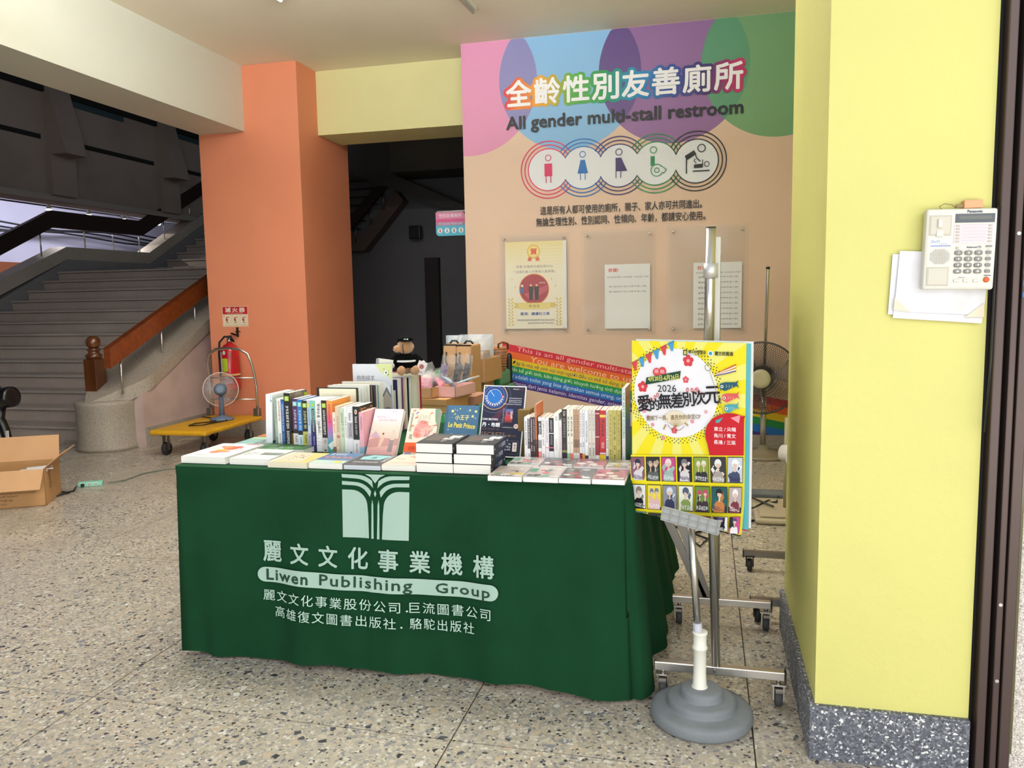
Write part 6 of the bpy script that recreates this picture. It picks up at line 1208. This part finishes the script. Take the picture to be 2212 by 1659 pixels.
# grid of cover thumbnails (plain generic figures)
p.poly([(0, 0), (w, 0), (w, h*.405), (0, h*.33)], Y2c)
themes = [('#8a5a68', '#d9d4dc', '#26304c'), ('#2e3030', '#5c6260', '#b9a18c'), ('#c24a86', '#9ab8b0', '#e6d8d2'), ('#1c1a20', '#d8d4d6', '#77747c'), ('#8aa03c', '#2c2c30', '#e2dccc'), ('#3a3838', '#a89c94', '#e9e9ea'), ('#c6ccd6', '#3d4a66', '#eef0f2'),
          ('#e9e6e4', '#1c1a1e', '#8a8078'), ('#ecd84a', '#e2b9bc', '#6a7a9c'), ('#8a8fa0', '#2e3658', '#d8dce4'), ('#e4e6d4', '#8aa052', '#4c5a78'), ('#6a8a3c', '#3c2c34', '#c24a6a'), ('#1f5a5c', '#c27a3c', '#2a1c1a'), ('#b8a8a8', '#7a2c38', '#eceaea'),
          ('#3a7a7c', '#c25a3c', '#1a1a1a'), ('#2a2c2a', '#5a4a44', '#8a8480'), ('#dfe0c8', '#c9a83c', '#5a6a7a'), ('#9aa2b8', '#e4e6ee', '#3a4668'), ('#7a2c3c', '#e2c27a', '#2c2428'), ('#ecebea', '#1a1a20', '#5a4a8a'), ('#c24a8a', '#e8e4e4', '#4a4a6a')]
rn = random.Random(21)
for r_ in range(3):
    for c_ in range(7):
        x0 = w*(.0+.1455*c_)+(0 if r_ == 0 else w*.02*(1 if r_ == 1 else 2)); x1 = min(x0+w*.132, w); ytop = h*(.325+.0115*c_) if r_ == 0 else (h*(.165+.0115*c_) if r_ == 1 else h*(.008+.0115*c_)); y0, y1 = ytop-h*.142, ytop
        if r_ == 2: y0 = max(y0, .002); y1 = max(y1, y0+.004)
        sk = w*.02; th_ = themes[(r_*7+c_) % 21]; ht = y1-y0; ww = x1-x0
        if ww < .006: continue
        def Q(a, b): return (x0+ww*a+sk*(1-b)*.35*(1 if x1 < w else 0), y0+ht*b+h*.010*(a-.5))
        p.poly([Q(0, 0), Q(1, 0), Q(1, 1), Q(0, 1)], '#2a262a'); p.poly([Q(.03, .03), Q(.97, .03), Q(.97, .97), Q(.03, .97)], th_[0])
        if ht < .03: continue
        for _ in range(7):
            a, b = rn.uniform(.12, .8), rn.uniform(.08, .8); s1, s2 = rn.uniform(.08, .24), rn.uniform(.06, .2); p.poly([Q(max(a-s1, .04), b), Q(a, max(b-s2, .04)), Q(min(a+s1, .96), b+s2*.4), Q(a+s1*.2, min(b+s2, .96))], rn.choice(th_))
        two = (r_*3+c_) % 3 == 1
        for a, k in (((.33, .62), (.68, .70)) if two else ((.5, 1.0),)):
            b0 = .02; sh = .34*k; hd = .60*(1 if not two else .95)+.04*rn.random(); skn = '#dcbfae'
            p.poly([Q(max(a-sh, .04), b0), Q(min(a+sh, .96), b0), Q(min(a+sh*.9, .95), hd*.55), Q(a+sh*.4, hd*.72), Q(a-sh*.4, hd*.72), Q(max(a-sh*.9, .05), hd*.55)], th_[1])
            p.poly([Q(a-.06*k, hd*.68), Q(a+.06*k, hd*.68), Q(a+.05*k, hd), Q(a-.05*k, hd)], skn)
            p.poly([Q(a+.22*k*math.cos(q), hd+.13+.17*k*math.sin(q)) for q in [2*pi*i/12 for i in range(12)]], th_[2])
            p.poly([Q(a+.15*k*math.cos(q)+.01, hd+.08+.12*k*math.sin(q)) for q in [2*pi*i/12 for i in range(12)]], skn)
            p.poly([Q(a-.18*k, hd+.10), Q(a-.05*k, hd+.13), Q(a+.17*k, hd+.10), Q(a+.16*k, hd+.24), Q(a-.12*k, hd+.26)], th_[2])
        p.marks(*Q(.12, .10), *Q(.88, .2), 5, '#eeeeee' if (r_+c_) % 3 else '#3a2a5a', False, r_*7+c_)
p.build('poster_print', pst, lambda u, v, d: (u-.004, bend(u, v)-.0006-d, v-.012*(u/PW)*max(0, 1-v/.05)), cut=.045, m=printmat('poster_ink', .38))

# ------------------------------------------------------------------ wall telephone, plastic folder, junction box
tp = thing('wall_telephone', 'white desk telephone without handset mounted on yellow pillar', 'telephone', (.566, 2.343, 1.388), 0)
tp.matrix_world = T(.566, 2.343, 1.388) @ Ry(R(1.2))
MB().box(0, .172, -.006, .030, 0, .213, b=.007).build('body', WHITEP, tp)
HOL = mat('shade_and_key_plastic', '#bfb9a9', .5)  # darker tone paints recess shade on the cradle; small keys share it
for z0, z1 in ((.143, .196), (.010, .060)):
    MB().box(.008, .062, -.0075, -.005, z0, z1, b=.001).build('cradle_rim', HOL, tp); MB().box(.012, .058, -.0082, -.007, z0+.004, z1-.004).build('cradle', mat('cradle_shade_plastic', '#cbc5b6', .5), tp)  # raised plates; the recess shade is only in their darker colours
MB().box(.028, .038, -.0135, -.008, .164, .186, b=.001).box(.026, .043, -.010, -.008, .140, .157, b=.001).build('hook_tab', WHITEP, tp)
MB().box(.070, .164, -.0078, -.0055, .176, .199, b=.001).build('display_bezel', mat('bezel_grey', '#565a62', .4), tp); MB().box(.078, .156, -.0084, -.0075, .184, .194).build('display', mat('lcd', '#6d716c', .25), tp)
MB().box(.069, .164, -.0072, -.0058, .121, .172).build('memory_panel', mat('mauve_strip', '#dccdd0', .5), tp)
for r_ in range(6):
    for x in (.073, .150): MB().box(x, x+.009, -.0095, -.007, .125+r_*.0082, .129+r_*.0082, b=.001).build('key', HOL, tp)
KG = mat('key_grey', '#8b8983', .5)
for r_ in range(4):
    for c_ in range(3):
        x, z = .073+c_*.024, .092-r_*.0163; k = MB().box(x, x+.0185, -.0105, -.006, z, z+.0105, b=.003).build('key', KG, tp)
        q = PR(.00003); q.text('123456789*0#'[r_*3+c_], x+.0065, z+.0025, x+.012, z+.0085, '#efeee8', .02, keep=True); q.build('key_numeral', k, lambda u, v, d: (u, -.0107-d, v))
    x, z = .147, .0935-r_*.0163; MB().box(x, x+.0135, -.0098, -.006, z, z+.0085, b=.002).build('key', KG, tp)
for x in (.074, .097, .121): MB().box(x, x+.0145, -.0095, -.006, .020, .028, b=.002).build('key', WHITEP, tp)
MB().lathe([(.0075, 0), (.0070, .004), (.004, .005)], 20, T(.153, -.006, .0265) @ Rx(pi/2)).build('orange_key', mat('orange_key', '#e0602a', .45), tp)
MB().lathe([(.004, 0), (.0035, .003)], 14, T(.079, -.006, .110) @ Rx(pi/2)).build('key', HOL, tp); MB().box(.147, .161, -.0095, -.006, .112, .116).build('indicator', KG, tp)
q = PR(.00003); q.rect(.012, .113, .064, .134, '#e9ecf2'); q.marks(.014, .123, .036, .131, 6, '#5a6a88', False, 1); q.marks(.034, .119, .056, .123, 6, '#5a6a88', False, 2); q.rect(.014, .1145, .063, .1165, '#2c4c94')
q.text('Panasonic', .098, .2015, .134, .2085, '#2a3a58', .03); q.text('Advanced ITS', .101, .1095, .136, .1145, '#3a3f58', .02)
for i in range(13):
    for j in range(13):
        if abs(i-6)+abs(j-6) < 10: q.rect(.014+i*.0037, .068+j*.0031, .0158+i*.0037, .0694+j*.0031, '#6a665e')
for r_ in range(4):
    for c_ in range(4): q.rect(.079+c_*.024-(.003 if c_ == 3 else 0), .1048-r_*.0163, .086+c_*.024-(.003 if c_ == 3 else 0), .1058-r_*.0163, '#8a8a92')
q.rect(.084, .031, .1, .0325, '#8a8a92'); q.rect(.145, .0365, .162, .0385, '#3a4a78')
for r_ in range(6): q.rect(.086, .1285+r_*.0082, .146, .1290+r_*.0082, '#b8a4ac')
q.build('phone_print', tp, lambda u, v, d: (u, -.0066-d if v < .11 or u < .068 or v > .2 or v < .118 else -.0074-d, v))
jb = thing('junction_box', 'small orange-beige junction box above the wall telephone', 'junction box', (.664, 2.352, 1.600)); MB().box(0, .045, 0, .028, 0, .022, b=.002).build('housing', mat('salmon_plastic', '#dca274', .5), jb)
tag(MB().tube([(.612, 2.36, 1.600), (.606, 2.36, 1.609), (.618, 2.355, 1.615), (.636, 2.355, 1.611), (.645, 2.36, 1.604), (.655, 2.36, 1.609)], .0012, 6).box(.645, .660, 2.35, 2.358, 1.603, 1.611, Matrix()).build('phone_wire', mat('brown_wire', '#8a7448', .5)), 'thin wire loop with clear plug above the telephone', 'wire')
fo = thing('plastic_folder', 'clear plastic folder of white papers taped beneath the telephone', 'folder', (.490, 2.372, 1.312))
FP = mat('grubby_white_paper', '#e2e1e6', .6, var=('#c3bfb8', .5, 9))
for i, (dx, dz, rz_, c) in enumerate(((0, .010, -4, FP), (.012, 0, -6, FP), (.014, .018, -5, FP))):
    MB().box(0, .222, -.003*i, -.003*i+.0018, 0, .165, T(dx, 0, dz) @ Ry(R(-rz_-1.5))).build('paper', c, fo)
MB().add([(.012, -.0085, .022), (.055, -.0085, .016), (.014, -.0085, .055)], [(0, 1, 2)]).build('corner_pocket', mat('yellowed_film', '#d8cdb4', .4), fo)
MB().add([(.19, -.0085, .0), (.237, -.0085, .0), (.236, -.0085, .038)], [(0, 1, 2)]).build('corner_pocket', mat('yellowed_film', '#d8cdb4', .4), fo)
# scuffs on the yellow pillar are in its paint; door-side cable
tag(MB().tube([(.742, 2.34, 1.60), (.741, 2.34, 1.2), (.738, 2.35, 1.0)], .003, 6).build('cable', BLK), 'black cord running down beside the telephone', 'cord')
